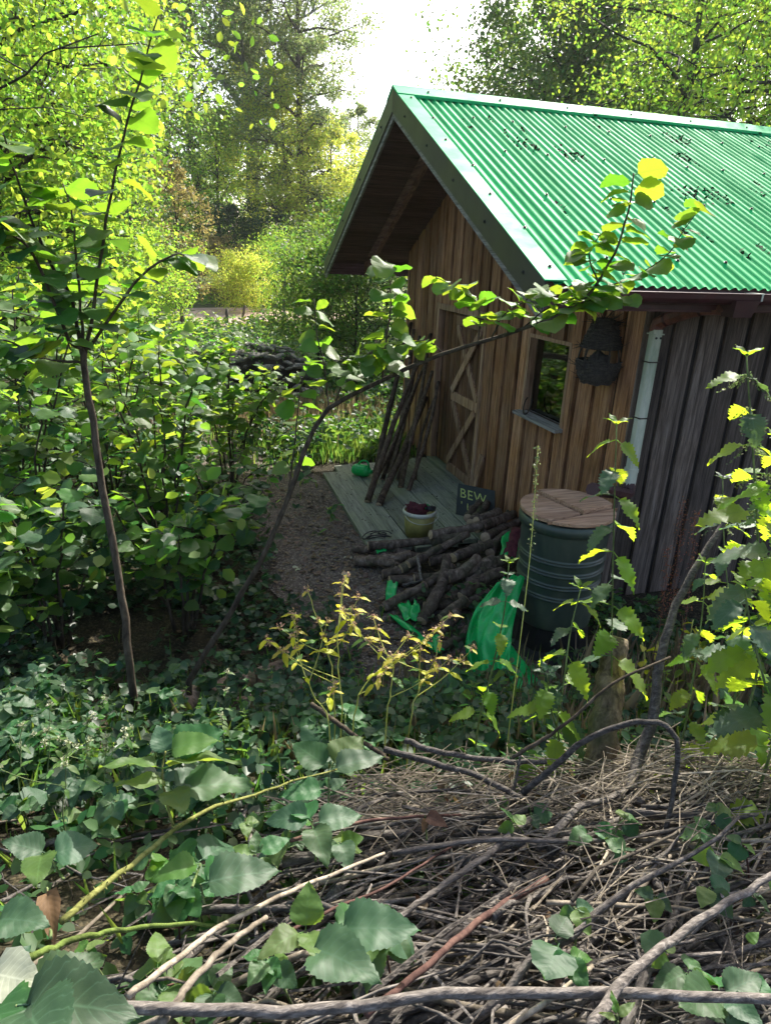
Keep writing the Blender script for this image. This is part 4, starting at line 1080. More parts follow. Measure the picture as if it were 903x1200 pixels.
# trees behind the roof
tree('roof_tree', 'dense grey-green tree rising behind the left half of the roof', far(640, 25), 12, 4.4, .12, 44, 62000, .14, 'crown_mid', 13, group=TG, clump=.15)
tree('roof_tree', 'dark green tree filling behind the roof beside the dense grey-green tree', far(700, 30), 13.5, 4.8, .12, 44, 48000, .18, 'crown_mid', 14, group=TG, clump=.16)
tree('roof_tree', 'slim straight dark trunk with sunlit yellow leaves behind the roof', far(764, 15), 10, 3.0, .20, 34, 12000, .085, 'crown_bright', 15, r0=.16, group=TG, clump=.15, limb_up=.25)
tree('roof_tree', 'dark trunk with long bare lower limbs at the far end of the roof', far(905, 14), 10, 3.0, .22, 32, 12000, .10, 'crown_bright', 16, r0=.17, group=TG, clump=.15, limb_up=.3)
tree('roof_tree', 'backlit yellow-green tree standing between the two dark trunks', far(835, 21), 11.5, 4.2, .12, 44, 62000, .12, 'crown_bright', 17, group=TG, clump=.16)
tree('roof_tree', 'bright green tree behind the dark trunk beyond the roof end', far(940, 24), 12.5, 4.8, .1, 40, 50000, .14, 'crown_mid', 18, group=TG, clump=.16)
# left side
tree('overhanging_tree', 'broad tree with bright yellow-green leaves and dark limbs overhanging the thicket', far(14, 11.5), 9.4, 3.2, .26, 46, 40000, .075, 'crown_bright', 19, r0=.15, sub=7, clump=.13, limb_up=.22, hexa=True, group=TG)
tree('overhanging_tree', 'yellow-green tree standing behind the overhanging tree', far(80, 17), 10.5, 3.0, .15, 34, 34000, .10, 'crown_bright', 20, sub=6, clump=.14, group=TG)
tree('overhanging_tree', 'mid green tree farther back behind the overhanging tree', far(60, 24), 16, 5.4, .15, 30, 34000, .13, 'crown_mid', 21, group=TG, clump=.15)
tree('overhanging_tree', 'tall dark tree deep in the wood beyond the overhanging tree', far(160, 38), 22, 6.5, .12, 30, 18000, .18, 'crown_mid', 22, group=TG, clump=.16)
tree('overhanging_tree', 'low spreading green tree over the far side of the thicket', far(55, 12.5), 4.2, 2.0, .15, 26, 14000, .08, 'crown_bright', 23, r0=.06, clump=.16, hexa=True, group=TG)
tree('overhanging_tree', 'dark leafy tree at the outer side of the hazel thicket', far(-60, 9), 6.5, 3.0, .15, 26, 12000, .10, 'crown_bright', 24, r0=.09, clump=.16, hexa=True, group=TG)
# far wood closing the view
cen = []
for k in range(260):
    px = rnd.uniform(-500, 1500); d = rnd.uniform(62, 88)
    if 388 < px < 560: continue
    b = far(px, d); hgt = rnd.uniform(8, 17) if px < 388 or px > 640 else 8
    nn = 260; q = NP.normal(size=(nn, 3))*np.array([2.6, 2.6, hgt*.3])+np.array([b.x, b.y, hgt*.5]); cen.append(q)
for k in range(60):
    b = far(rnd.uniform(380, 600), rnd.uniform(62, 80)); cen.append(NP.normal(size=(200, 3))*np.array([2.4, 2.4, 1.4])+np.array([b.x, b.y, 2.2]))
cen = np.concatenate(cen); cen[:, 2] = np.abs(cen[:, 2])+.6
tag(link('far_wood', cloud_mesh('far_wood', cen, NP.uniform(.35, .8, len(cen)), 'crown_mid')), 'far-off wood closing the view behind the clearing', None, None, 'stuff')

# ================================================================== STONE HEAP AND POSTS IN THE CLEARING
sc_ = onground(316, 474); sr = random.Random(8)
hp = root('stone_heap', sc_, 'dark overgrown heap of stacked rough stones behind the thicket', 'stone heap')
part('core', lump(sc_+Vector((0, .35, .25)), .62, (1.15, .8, 1.05), 3, .25, 12, 18, 2), 'earth_dark', hp, True)
stm = []
for i in range(6):
    q = lump((0, 0, 0), 1, (1, .8, .55), 50+i*3, .35, 5, 8, 1.5); stm.append(q.mesh('stone', 'stone_grey'))
for k in range(120):
    q = (k+.5)/120; a = k*2.39996; zz = q**.8; rr = math.sqrt(max(0, 1-zz*zz))*.9+.04
    o = link('stone', stm[sr.randrange(6)], hp); s_ = sr.uniform(.06, .17)*(1-.25*q)
    o.location = (rr*.98*math.cos(a), .35+rr*.75*math.sin(a), .03+zz*.98+sr.uniform(-.04, .04)); o.scale = (s_*1.25, s_, s_*.8)
    o.rotation_euler = (sr.uniform(-.35, .35), sr.uniform(-.35, .35), sr.uniform(0, 6.28))
q = NP.normal(size=(700, 3))*np.array([.55, .4, .12])+np.array([0, .45, .98])
o = link('ivy', cloud_mesh('ivy', q, NP.uniform(.04, .085, 700), 'cover_mid', up=1.0, hexa=True), hp); o['kind'] = 'stuff'
def post(px, py0, py1, dist_z, r, label, lean=0):
    a = onground(px, py0); dep = (a-CAM).dot(_f); b = P(px+lean, py1, dep)
    rp = random.Random(int(px)); c = [lerp(a+Vector((0, 0, -.1)), b, i/5) for i in range(6)]
    solo('fence_post', MB().tube(wobble(c, r*.3, rp), [r]*5+[r*.9], 7), 'wood_fence', label, 'post', smooth=True, origin=a)
post(333, 384, 310, 0, .06, 'tall thin grey post beyond the stone heap')
post(319, 396, 377, 0, .05, 'short pale post just behind the stone heap')
post(266, 384, 362, 0, .06, 'short dark stump of a post beside the far path')
post(283, 376, 358, 0, .05, 'leaning broken post on the far path', 4)
# old rail fence inside the thicket
fa_, fb_ = onground(118, 500), onground(262, 470)
fc = root('rail_fence', fa_, 'old dark wooden post-and-rail fence inside the thicket', 'fence')
for k in range(4):
    p = lerp(fa_, fb_, k/3); p.z = gz(p.x, p.y); part('post', MB().box((p.x-.05, p.y-.05, p.z-.1), (p.x+.05, p.y+.05, p.z+.95)), 'wood_fence', fc)
for zz in (.45, .82):
    d = (fb_-fa_); q = Vector((-d.y, d.x, 0)).normalized()*.02; a0, b0 = fa_+Vector((0, 0, 0)), Vector((fb_.x, fb_.y, fa_.z))
    off = q.normalized()*-.072
    c = [a0-q+off+UP*(zz-.05), b0-q+off+UP*(zz-.05), b0+q+off+UP*(zz-.05), a0+q+off+UP*(zz-.05)]; part('rail', MB().hexa(c+[p+UP*.1 for p in c]), 'wood_fence', fc)

# ================================================================== HAZEL THICKET
def stem_px(pts):  # list of (px,py,depth)
    return [P(*p) for p in pts]
def hazel_px(label, trunk, shoots, mat, key, seed, group=None, name='hazel', lean_leaf=.45):
    """trunk/shoots given as pixel polylines with depth; shoot = (pts, r0, r1, nleaves, t0, t1, size)"""
    rg = random.Random(seed); tp = stem_px(trunk[0]); b = tp[0].copy(); b.z = gz(b.x, b.y)-.03; tp = [b]+tp
    t = root(name, b, label, 'hazel', group); pw = Vector(b)
    c = wobble(curve(tp, 18), trunk[1]*.25, rg); part('trunk', MB().tube(c, [lerp(trunk[1], trunk[2], i/18) for i in range(19)], 8, True, .06, rg), mat, t, True)
    for (pts, r0, r1, nl, t0, t1, size) in shoots:
        w = stem_px(pts); cc = wobble(curve(w, 16), r0*.4, rg)
        part('branch', MB().tube(cc, [lerp(r0, r1, i/16) for i in range(17)], 6), mat, t, True)
        if nl: leafy(t, cc, nl, t0, t1, size, key, rg, tilt=lean_leaf, pw=pw)
    return t
# the sapling with two tall shoots
S1 = [(100, 415, 3.0), (108, 370, 2.95), (118, 300, 2.85), (130, 230, 2.75), (148, 150, 2.65), (166, 85, 2.6), (186, 18, 2.55)]
S2 = [(96, 415, 3.0), (84, 350, 2.9), (60, 310, 2.85), (35, 250, 2.75), (14, 190, 2.7), (2, 150, 2.65)]
S3 = [(98, 410, 3.0), (80, 395, 2.9), (40, 300, 2.7), (10, 270, 2.6), (-20, 235, 2.55)]
S4 = [(104, 410, 3.0), (160, 330, 3.0), (200, 300, 3.05), (232, 300, 3.1)]
S5 = [(97, 425, 3.0), (50, 420, 2.9), (10, 400, 2.8), (-30, 395, 2.75)]
S6 = [(99, 412, 3.0), (92, 330, 2.9), (86, 260, 2.85), (74, 215, 2.85)]
hazel_px('young hazel with a bare grey trunk and tall leafy shoots', ([(152, 775, 3.25), (143, 700, 3.2), (125, 600, 3.15), (113, 520, 3.1), (101, 440, 3.0), (98, 405, 3.0)], .020, .014),
         [(S1, .010, .003, 34, .1, 1, .125), (S2, .010, .003, 30, .12, 1, .125), (S3, .009, .003, 28, .2, 1, .12), (S4, .008, .003, 14, .15, 1, .12), (S5, .008, .003, 18, .2, 1, .13), (S6, .008, .003, 16, .2, 1, .13)],
         'bark_hazel', ('hazel', 'hazel', 'hazel_sun', 'hazel_dark'), 61)
# the long arching branch in front of the shed
AR = [(222, 800, 3.5), (265, 726, 3.45), (302, 664, 3.4), (332, 598, 3.35), (356, 530, 3.3), (385, 479, 3.2), (440, 449, 3.1), (515, 417, 3.0), (590, 393, 2.9), (650, 372, 2.8), (688, 347, 2.72), (716, 303, 2.66), (735, 250, 2.62), (742, 203, 2.6)]
def branch(pts): return pts
hazel_px('long arching hazel branch reaching across the shed gable and roof', (AR[:9], .018, .0085),
         [(AR[8:], .0085, .003, 32, .15, 1, 0.101),
          ([(448, 446, 3.1), (452, 400, 3.05), (458, 350, 3.0), (452, 305, 2.95)], .006, .002, 25, .12, 1, 0.101),
          ([(392, 475, 3.2), (405, 440, 3.1), (420, 420, 3.05), (450, 408, 3.0)], .005, .002, 18, .15, 1, 0.094),
          ([(385, 479, 3.2), (380, 430, 3.2), (371, 390, 3.2), (368, 350, 3.2)], .005, .002, 15, .15, 1, 0.094),
          ([(560, 402, 2.95), (562, 370, 2.9), (550, 345, 2.9), (510, 325, 2.85)], .0045, .0018, 18, .2, 1, 0.088),
          ([(575, 398, 2.92), (590, 370, 2.88), (618, 350, 2.85), (640, 338, 2.8)], .0045, .0018, 18, .15, 1, 0.088),
          ([(640, 377, 2.82), (690, 345, 2.8), (740, 325, 2.75), (780, 300, 2.7), (800, 270, 2.66), (822, 240, 2.62)], .0045, .0018, 25, .12, 1, 0.083),
          ([(665, 362, 2.78), (700, 350, 2.72), (735, 348, 2.7)], .004, .0018, 14, .15, 1, 0.083),
          ([(700, 330, 2.7), (690, 300, 2.66), (702, 275, 2.64)], .004, .0018, 11, .2, 1, 0.083),
          ([(610, 387, 2.88), (640, 362, 2.85), (672, 350, 2.8), (690, 330, 2.75)], .004, .0018, 18, .1, 1, 0.083),
          ([(520, 415, 3.0), (500, 400, 3.0), (470, 405, 3.0), (420, 428, 3.0)], .004, .0018, 18, .1, 1, 0.088),
          ([(338, 580, 3.35), (345, 520, 3.4), (352, 460, 3.4), (365, 420, 3.4)], .006, .002, 19, .15, 1, 0.099)],
         'bark_hazel', ('hazel', 'hazel_sun', 'hazel_sun'), 62, lean_leaf=.6)

def hazel_bush(label, base, nst, H, spread, nl, size, keys, seed, extra=0, group='hazels of the thicket', r0=.012):
    rg = random.Random(seed); b = Vector(base); b.z = gz(b.x, b.y)-.02
    t = root('hazel', b, label, 'hazel', group); cen = []
    for s_ in range(nst):
        a = s_*2.399+rg.uniform(-.6, .6); d = Vector((math.cos(a), math.sin(a), 0)); sp = spread*rg.uniform(.45, 1.1); h = H*rg.uniform(.7, 1.08)
        p = [b+d*.05, b+d*sp*.30+UP*h*.45, b+d*sp*.65+UP*h*.82, b+d*sp+UP*h*(1-.12*rg.random())]
        c = wobble(curve(p, 12), .02, rg); part('stem', MB().tube(c, [lerp(r0, .0035, i/12)*rg.uniform(.95, 1.05) for i in range(13)], 6), 'bark_hazel', t, True)
        k = nl//nst; nm = int(k*.5)
        leafy(t, c, nm, .22, 1, size, keys, rg, pw=b)
        for q in range(3):
            u = rg.uniform(.3, .85); i = int(u*12); dd = Vector((rg.uniform(-1, 1), rg.uniform(-1, 1), rg.uniform(.0, .7))).normalized()*rg.uniform(.25, .5)*H*.5
            tw = curve([c[i], c[i]+dd*.6, c[i]+dd+Vector((0, 0, -.04))], 5); part('twig', MB().tube(tw, [.005, .004, .004, .003, .003, .002], 5, False), 'bark_hazel', t, True)
            leafy(t, tw, max(2, int(k*.5/3)), .1, 1, size*.92, keys, rg, pw=b)
            for _ in range(extra): cen.append(tuple(tw[rg.randrange(2, 6)]+Vector((rg.gauss(0, .13), rg.gauss(0, .13), rg.gauss(0, .1)))-b))
    if cen:
        cen = np.array(cen); o = link('foliage', cloud_mesh('foliage', cen, NP.uniform(.7, 1.2, len(cen))*size*.9, M_of(keys), up=1.0, aspect=.8, hexa=True), t); o['kind'] = 'stuff'
    return t
def M_of(keys):
    k = keys if isinstance(keys, str) else keys[0]; return {'hazel': 'crown_bright', 'hazel_sun': 'crown_bright', 'hazel_dark': 'cover_mid'}[k]
def gp(px, py): return onground(px, py)
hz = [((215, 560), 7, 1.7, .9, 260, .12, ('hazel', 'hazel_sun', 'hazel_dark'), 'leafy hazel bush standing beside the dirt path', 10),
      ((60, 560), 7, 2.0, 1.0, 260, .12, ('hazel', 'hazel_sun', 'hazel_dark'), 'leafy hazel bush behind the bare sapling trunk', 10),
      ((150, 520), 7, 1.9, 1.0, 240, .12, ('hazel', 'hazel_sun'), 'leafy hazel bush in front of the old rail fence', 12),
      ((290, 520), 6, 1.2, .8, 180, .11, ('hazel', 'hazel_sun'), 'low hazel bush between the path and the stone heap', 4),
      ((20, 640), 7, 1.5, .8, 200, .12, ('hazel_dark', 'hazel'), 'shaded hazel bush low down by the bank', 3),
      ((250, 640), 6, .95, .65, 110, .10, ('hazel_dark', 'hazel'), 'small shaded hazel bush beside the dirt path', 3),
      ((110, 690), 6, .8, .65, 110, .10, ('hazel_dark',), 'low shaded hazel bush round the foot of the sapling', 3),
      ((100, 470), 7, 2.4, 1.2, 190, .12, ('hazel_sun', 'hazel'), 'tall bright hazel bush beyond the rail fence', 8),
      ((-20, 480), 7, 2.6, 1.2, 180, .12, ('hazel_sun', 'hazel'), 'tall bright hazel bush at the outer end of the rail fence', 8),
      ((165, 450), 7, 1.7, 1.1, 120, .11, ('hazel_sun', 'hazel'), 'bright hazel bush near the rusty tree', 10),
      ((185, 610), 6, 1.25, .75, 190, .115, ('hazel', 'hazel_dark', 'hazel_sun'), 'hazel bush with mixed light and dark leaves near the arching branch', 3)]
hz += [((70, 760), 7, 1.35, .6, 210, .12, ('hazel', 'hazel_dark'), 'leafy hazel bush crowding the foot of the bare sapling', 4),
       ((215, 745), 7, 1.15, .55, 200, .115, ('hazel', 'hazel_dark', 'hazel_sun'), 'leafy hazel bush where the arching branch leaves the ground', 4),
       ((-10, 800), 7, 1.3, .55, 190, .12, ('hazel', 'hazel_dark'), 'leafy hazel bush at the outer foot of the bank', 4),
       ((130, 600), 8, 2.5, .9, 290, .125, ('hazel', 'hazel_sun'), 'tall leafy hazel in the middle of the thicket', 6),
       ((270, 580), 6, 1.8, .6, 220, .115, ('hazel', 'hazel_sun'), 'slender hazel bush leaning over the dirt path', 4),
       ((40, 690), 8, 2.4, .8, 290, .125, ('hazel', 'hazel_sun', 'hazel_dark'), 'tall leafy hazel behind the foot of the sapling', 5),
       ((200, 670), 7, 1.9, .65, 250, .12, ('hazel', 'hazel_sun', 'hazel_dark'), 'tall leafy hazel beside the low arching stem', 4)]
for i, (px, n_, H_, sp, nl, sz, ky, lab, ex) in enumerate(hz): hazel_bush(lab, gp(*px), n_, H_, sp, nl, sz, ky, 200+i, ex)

# ================================================================== GROUND COVER
def cover(name, label, pts_fn, n, size, mat, hmax, up=1.3, asp=.72, hexa=True, trif=True, kind='stuff', lift=0.0):
    """low leaves in threes, from ground level to hmax"""
    cen = []; td = []
    while len(cen) < n:
        q = pts_fn()
        if q is None: continue
        x, y = q; z = gz(x, y)+lift+hmax*rnd.random()**1.3*(.5+.9*max(0, noise.noise(Vector((x*1.2, y*1.2, 7)))+.3))
        a0 = rnd.uniform(0, 6.28)
        for k in range(3 if trif else 1):
            a = a0+(k-1)*1.25; cen.append((x, y, z)); td.append((math.cos(a), math.sin(a), rnd.uniform(-.35, .25)))
    cen = np.array(cen); td = np.array(td)
    me = cloud_mesh(name, cen, NP.uniform(.65, 1.3, len(cen))*size, mat, up=up, aspect=asp, hexa=hexa, tdir=td)
    return tag(link(name, me), label, None, None, kind)
SHADE_C = onground(165, 765); SHADE_C.z = 0  # centre of a patch thinned to bare dark soil, standing in for shade
def inbox(s0, s1, l0, l1, dens=None):
    def fn():
        s, l = rnd.uniform(s0, s1), rnd.uniform(l0, l1)
        p = Vector((CAM.x, CAM.y, 0))+FH*s+RH*l
        if -.12 < p.x and p.y > -.1 and p.y < 5.5: return None
        if -1.75 < p.x < 0 and .2 < p.y < 4.05: return None          # deck and logs stay clear
        if abs(p.x-BC.x) < .36 and abs(p.y-BC.y) < .36: return None
        d = pathdist(p)
        if d < .55 and s > 3.4 and rnd.random() > (.06+.75*max(0, (d-.08)/.35)): return None
        hx = ((p-SHADE_C).dot(RH)/.62)**2+((p-SHADE_C).dot(FH)/.55)**2
        if hx < 1 and rnd.random() > .07+.5*hx*hx: return None
        if dens and rnd.random() > dens(p, s, l): return None
        return p.x, p.y
    return fn
PCL = [Vector((a, b, 0)) for a, b in ((-1.35, -1.3), (-1.65, -.3), (-1.95, .8), (-2.05, 2.0), (-2.2, 3.2), (-2.8, 4.6), (-4.2, 7.0))]
PCC = curve(PCL, 40)
def pathdist(p):
    return min((Vector((p.x, p.y, 0))-c).length for c in PCC)-.25
patch = lambda f, lo: (lambda p, s, l: 1 if noise.noise(Vector((p.x*f, p.y*f, 2)))+.35*noise.noise(Vector((p.x*f*3, p.y*f*3, 9))) > lo else .12)
cover('bank_cover', 'low dark bramble and ivy leaves covering the bank', inbox(1.7, 4.6, -4.2, .8), 15000, .055, 'cover_shaded', .26)
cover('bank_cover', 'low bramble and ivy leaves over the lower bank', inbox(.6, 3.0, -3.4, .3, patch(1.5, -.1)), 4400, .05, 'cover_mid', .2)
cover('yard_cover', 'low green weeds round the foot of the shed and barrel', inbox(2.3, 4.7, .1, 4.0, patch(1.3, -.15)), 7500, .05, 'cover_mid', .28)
cover('yard_cover', 'darker weeds under the side wall of the shed', inbox(2.0, 4.4, .4, 4.2), 4500, .055, 'cover_shaded', .22)
cover('thicket_cover', 'shaded low leaves on the floor of the hazel thicket', inbox(4.3, 9.5, -7, -.9), 21000, .07, 'cover_shaded', .4)
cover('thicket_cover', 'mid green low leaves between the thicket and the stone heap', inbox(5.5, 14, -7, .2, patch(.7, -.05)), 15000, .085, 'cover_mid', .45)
cover('clearing_cover', 'low green growth over the clearing beyond the stone heap', inbox(12, 26, -12, 4, None), 20000, .13, 'cover_mid', .35)
cover('clearing_cover', 'bright low growth lining the far path', inbox(20, 40, -16, 6, lambda p, s, l: 0 if 26.5 < s < 33 and -13 < l < -2 else 1), 14000, .15, 'crown_bright', .35)
# grass beside the deck
def blades(name, label, fn, n, L, mat, w=.006):
    cen = []; nr = []; td = []
    while len(cen) < n:
        q = fn()
        if q is None: continue
        a = rnd.uniform(0, 6.28); cen.append((q[0], q[1], gz(*q)-.005)); td.append((math.cos(a)*.45, math.sin(a)*.45, 1)); nr.append((math.cos(a)+rnd.uniform(-.5, .5), math.sin(a)+rnd.uniform(-.5, .5), .1))
    cen, td, nr = np.array(cen), np.array(td), np.array(nr); nr /= np.linalg.norm(nr, axis=1)[:, None]; td /= np.linalg.norm(td, axis=1)[:, None]
    sz = NP.uniform(.5, 1.3, n)*L
    return tag(link(name, cloud_mesh(name, cen, sz, mat, aspect=w/L*2, normals=nr, tdir=td)), label, None, None, 'stuff')
def ring(cx, cy, rx, ry):
    def fn():
        x, y = cx+rnd.gauss(0, rx), cy+rnd.gauss(0, ry)
        if -1.72 < x < 0 and .3 < y < 4.05: return None
        if x > -.1 and 0 < y < 5.4: return None
        return x, y
    return fn
gA = onground(425, 520); blades('grass', 'fine green grass growing beside the far end of the deck', ring(gA.x, gA.y, .7, .7), 5200, .16, 'grass_green', .008)
gB = onground(360, 500); blades('grass', 'green grass along the dirt path by the thicket', ring(gB.x, gB.y, .9, 1.0), 4200, .18, 'grass_green', .009)
gC = onground(310, 490); blades('grass', 'pale dry grass at the foot of the stone heap', ring(gC.x, gC.y, .9, .6), 3200, .3, 'grass_dry', .012)
# fallen leaves on the path
cen = []
while len(cen) < 2600:
    c_ = PCC[rnd.randrange(0, 36)]; x, y = c_.x+rnd.gauss(0, .5), c_.y+rnd.gauss(0, .5)
    if x > -1.6 and y > .9: continue
    cen.append((x, y, gz(x, y)+.016))
me = cloud_mesh('leaf_litter', np.array(cen), NP.uniform(.025, .07, len(cen)), 'litter_leaf', up=3.0, hexa=True)
tag(link('leaf_litter', me), 'brown fallen leaves scattered over the dirt path', None, None, 'stuff')
cen = [(rnd.uniform(-1.5, -.1), rnd.uniform(1.6, 3.9), -.010) for _ in range(260)]
tag(link('leaf_litter', cloud_mesh('leaf_litter', np.array(cen), NP.uniform(.012, .035, 260), 'litter_dark', up=4.0)), 'small dark leaf crumbs scattered on the deck planks', None, None, 'stuff')
for i, (px, py, L_) in enumerate(((398, 676, .13), (412, 647, .11), (408, 655, .10), (352, 668, .12))):
    p = onground(px, py); lf = rnd.choice(LM['pale']); o = link('fallen_leaf', lf, None, p+UP*.03); o.scale = (L_,)*3; o.rotation_euler = (rnd.uniform(-.1, .1), .05, rnd.uniform(0, 6.28))
    tag(o, 'large pale fallen leaf lying on the dirt path', 'leaf', 'pale leaves fallen on the path')

# ================================================================== BRUSH PILE
def brush_z(x, y):
    s, l = sl_of(x, y)
    t = smooth(-1.0, .5, l)*smooth(2.3, 1.25+.25*smooth(0, 1.2, l), s)
    return gz(x, y) + .02 + .30*t + .17*smooth(.3, 1.6, l)*t + .05*noise.noise(Vector((x*1.5, y*1.5, 4)))
def smesh(seed, L, r, n=9, sides=6, bend=.07):
    rs = random.Random(seed); p = []; o1 = Vector((0, rs.uniform(-1, 1), rs.uniform(-.5, .5)))*bend*L; k2 = rs.uniform(.6, 1.6)
    for i in range(n+1):
        u = i/n; p.append(Vector(((u-.5)*L, 0, 0))+o1*math.sin(math.pi*u*k2)+Vector((0, rs.uniform(-1, 1), rs.uniform(-1, 1)))*L*.013)
    mb = MB().tube(p, [r*lerp(1, .45, i/n)*rs.uniform(.82, 1.2) for i in range(n+1)], sides, True)
    for q in range(rs.choice((0, 1, 2, 3))):
        i = rs.randrange(2, n-1); d = Vector((rs.uniform(.2, 1), rs.uniform(-1, 1), rs.uniform(-.3, 1))).normalized()*rs.uniform(.03, .18)*L; mb.tube([p[i], p[i]+d*.5, p[i]+d+Vector((0, 0, .01))], [r*.5, r*.35, r*.2], 5, False)
    return mb
STK = [smesh(500+i, 1.0, rnd.choice((.003, .004, .005, .006, .007, .009, .012)), bend=rnd.uniform(.02, .10)).mesh('stick', 'bark_stick', True) for i in range(44)]
STK2 = [smesh(700+i, 1.0, rnd.choice((.003, .004, .006, .008)), bend=rnd.uniform(.02, .08)).mesh('stick', 'stem_dead', True) for i in range(12)]
rb = random.Random(77); cnt = 0
while cnt < 300:
    s, l = rb.uniform(.45, 2.15), rb.uniform(-1.1, 1.9)
    if l < -.35 and rb.random() < .72: continue
    if abs(l) > .35+s*.75: continue
    if s > 1.6+.35*smooth(-.3, .9, l) and rb.random() < .75: continue
    p = Vector((CAM.x, CAM.y, 0))+FH*s+RH*l; L = rb.choice((.45, .6, .8, .9, 1.1, 1.3)); cnt += 1
    yaw = math.atan2(RH.y, RH.x)+rb.gauss(.42, .38) if rb.random() < .78 else rb.uniform(0, 6.28)
    dv = Vector((math.cos(yaw), math.sin(yaw), 0)); za, zb = brush_z(*(p-dv*L*.4).xy), brush_z(*(p+dv*L*.4).xy)
    o = link('stick', rb.choice(STK if rb.random() < .8 else STK2)); o.location = (p.x, p.y, (za+zb)/2-.16*rb.random()**1.6+.02)
    o.rotation_euler = (rb.uniform(0, 6.28), -math.atan2(zb-za, L*.8)+rb.gauss(0, .07), yaw); o.scale = (L, rb.uniform(.9, 1.25), rb.uniform(.9, 1.25))
    tag(o, 'dead grey-brown or straw-coloured stick lying in the brush pile on the bank', 'stick', 'cut sticks of the brush pile')
tw = MB()
for k in range(1700):
    s, l = rb.uniform(.4, 2.15), rb.uniform(-1.3, 2.0)
    if l < -.4 and rb.random() < .7: continue
    if abs(l) > .4+s*.75: continue
    p = Vector((CAM.x, CAM.y, 0))+FH*s+RH*l; L = rb.uniform(.15, .6); yaw = math.atan2(RH.y, RH.x)+rb.gauss(.4, .6); pt_ = rb.gauss(0, .16)
    dv = Vector((math.cos(yaw), math.sin(yaw), pt_)); z = brush_z(p.x, p.y)-.30*rb.random()+.03; p.z = z
    sl_ = (brush_z(*(p+dv*L*.5).xy)-brush_z(*(p-dv*L*.5).xy))/L; dv.z += sl_
    j = Vector((rb.uniform(-1, 1), rb.uniform(-1, 1), rb.uniform(-1, 1)))*L*.06; r = rb.choice((.0015, .002, .003, .004, .006))
    tw.tube([p-dv*L/2, p+j, p+dv*L/2], [r, r*.8, r*.5], 4, False)
solo('brush_twigs', tw, 'bark_stick', 'tangle of fine dead twigs filling the brush pile', None, kind='stuff', origin=(CAM.x, CAM.y, 1))
dg = MB()
for k in range(1150):
    s, l = 1.74+rb.gauss(0, .17), rb.uniform(-.2, 1.9)
    if abs(l) > .35+s*.75: continue
    p = Vector((CAM.x, CAM.y, 0))+FH*s+RH*l; L = rb.uniform(.12, .55); yaw = math.atan2(RH.y, RH.x)+rb.gauss(.15, .5); dv = Vector((math.cos(yaw), math.sin(yaw), rb.gauss(.04, .14)))
    p.z = brush_z(p.x, p.y)+rb.uniform(-.05, .09); j = Vector((rb.uniform(-1, 1), rb.uniform(-1, 1), rb.uniform(0, 1)))*L*.12; r = rb.choice((.0012, .0016, .002, .003))
    dg.tube([p-dv*L/2, p-dv*L*.1+j, p+dv*L*.25+j, p+dv*L/2], [r, r, r*.8, r*.4], 4, False)
for k in range(380):
    s, l = rb.uniform(.9, 1.75), rb.uniform(.25, 1.9)
    if abs(l) > .35+s*.75: continue
    p = Vector((CAM.x, CAM.y, 0))+FH*s+RH*l; L = rb.uniform(.12, .5); yaw = math.atan2(RH.y, RH.x)+rb.gauss(.3, .6); dv = Vector((math.cos(yaw), math.sin(yaw), rb.gauss(.0, .16)))
    p.z = brush_z(p.x, p.y)+rb.uniform(-.05, .06); j = Vector((rb.uniform(-1, 1), rb.uniform(-1, 1), rb.uniform(0, 1)))*L*.14; r = rb.choice((.001, .0013, .0018, .0024))
    dv.z += (brush_z(*(p+dv*L*.5).xy)-brush_z(*(p-dv*L*.5).xy))/L
    dg.tube([p-dv*L/2, p-dv*L*.1+j, p+dv*L*.25+j, p+dv*L/2], [r, r, r*.8, r*.4], 4, False)
solo('dry_stems', dg, 'stem_dead', 'pale dry grass stems matted over the top of the brush pile', None, kind='stuff', origin=(CAM.x, CAM.y, 1))
cover('pile_litter', 'brown dead leaves caught in the brush pile', inbox(.5, 1.9, .1, 1.9), 350, .035, 'litter_leaf', .10, trif=False, up=.6, lift=.24)

# named big branches on the pile (pixel polyline with depth)
def big(pts, r0, r1, label, mat='bark_stick', name='branch', cat='branch', n=20, sides=8):
    c = curve([P(*p) for p in pts], n); return solo(name, MB().tube(wobble(c, r0*.3, rnd), [lerp(r0, r1, i/n) for i in range(n+1)], sides, True, .05, rnd), mat, label, cat, None, True)
big([(-20, 1183, .98), (150, 1180, 1.0), (330, 1185, 1.02), (520, 1166, 1.04), (700, 1163, 1.06), (930, 1172, 1.05)], .0095, .0075, 'thick grey branch lying along the lower edge of the brush pile')
big([(690, 1210, .98), (730, 1150, 1.08), (790, 1100, 1.2), (850, 1060, 1.3), (915, 1020, 1.4)], .0095, .007, 'smooth grey branch slanting up the brush pile')
big([(612, 930, 1.9), (640, 905, 1.88), (690, 865, 1.84), (740, 847, 1.82), (775, 848, 1.8), (792, 870, 1.78), (790, 920, 1.76), (778, 980, 1.72)], .010, .006, 'hooked dead branch arching over the top of the brush pile')
big([(728, 960, 1.9), (742, 905, 2.05), (762, 850, 2.1), (768, 800, 2.12), (778, 750, 2.15), (795, 700, 2.2), (820, 655, 2.22), (842, 620, 2.25), (855, 600, 2.26)], .020, .008, 'tall bent grey stick standing up from the brush pile', sides=9)
big([(620, 960, 1.8), (560, 1010, 1.6), (500, 1050, 1.5), (450, 1090, 1.4)], .009, .006, 'pale straight stick running down the brush pile')
big([(475, 868, 2.3), (530, 885, 2.2), (600, 892, 2.15), (640, 893, 2.1)], .011, .008, 'pale forked branch lying behind the brush pile')
big([(450, 878, 2.25), (510, 895, 2.2), (560, 910, 2.1), (610, 935, 2.0)], .012, .009, 'brown branch behind the pale forked branch')
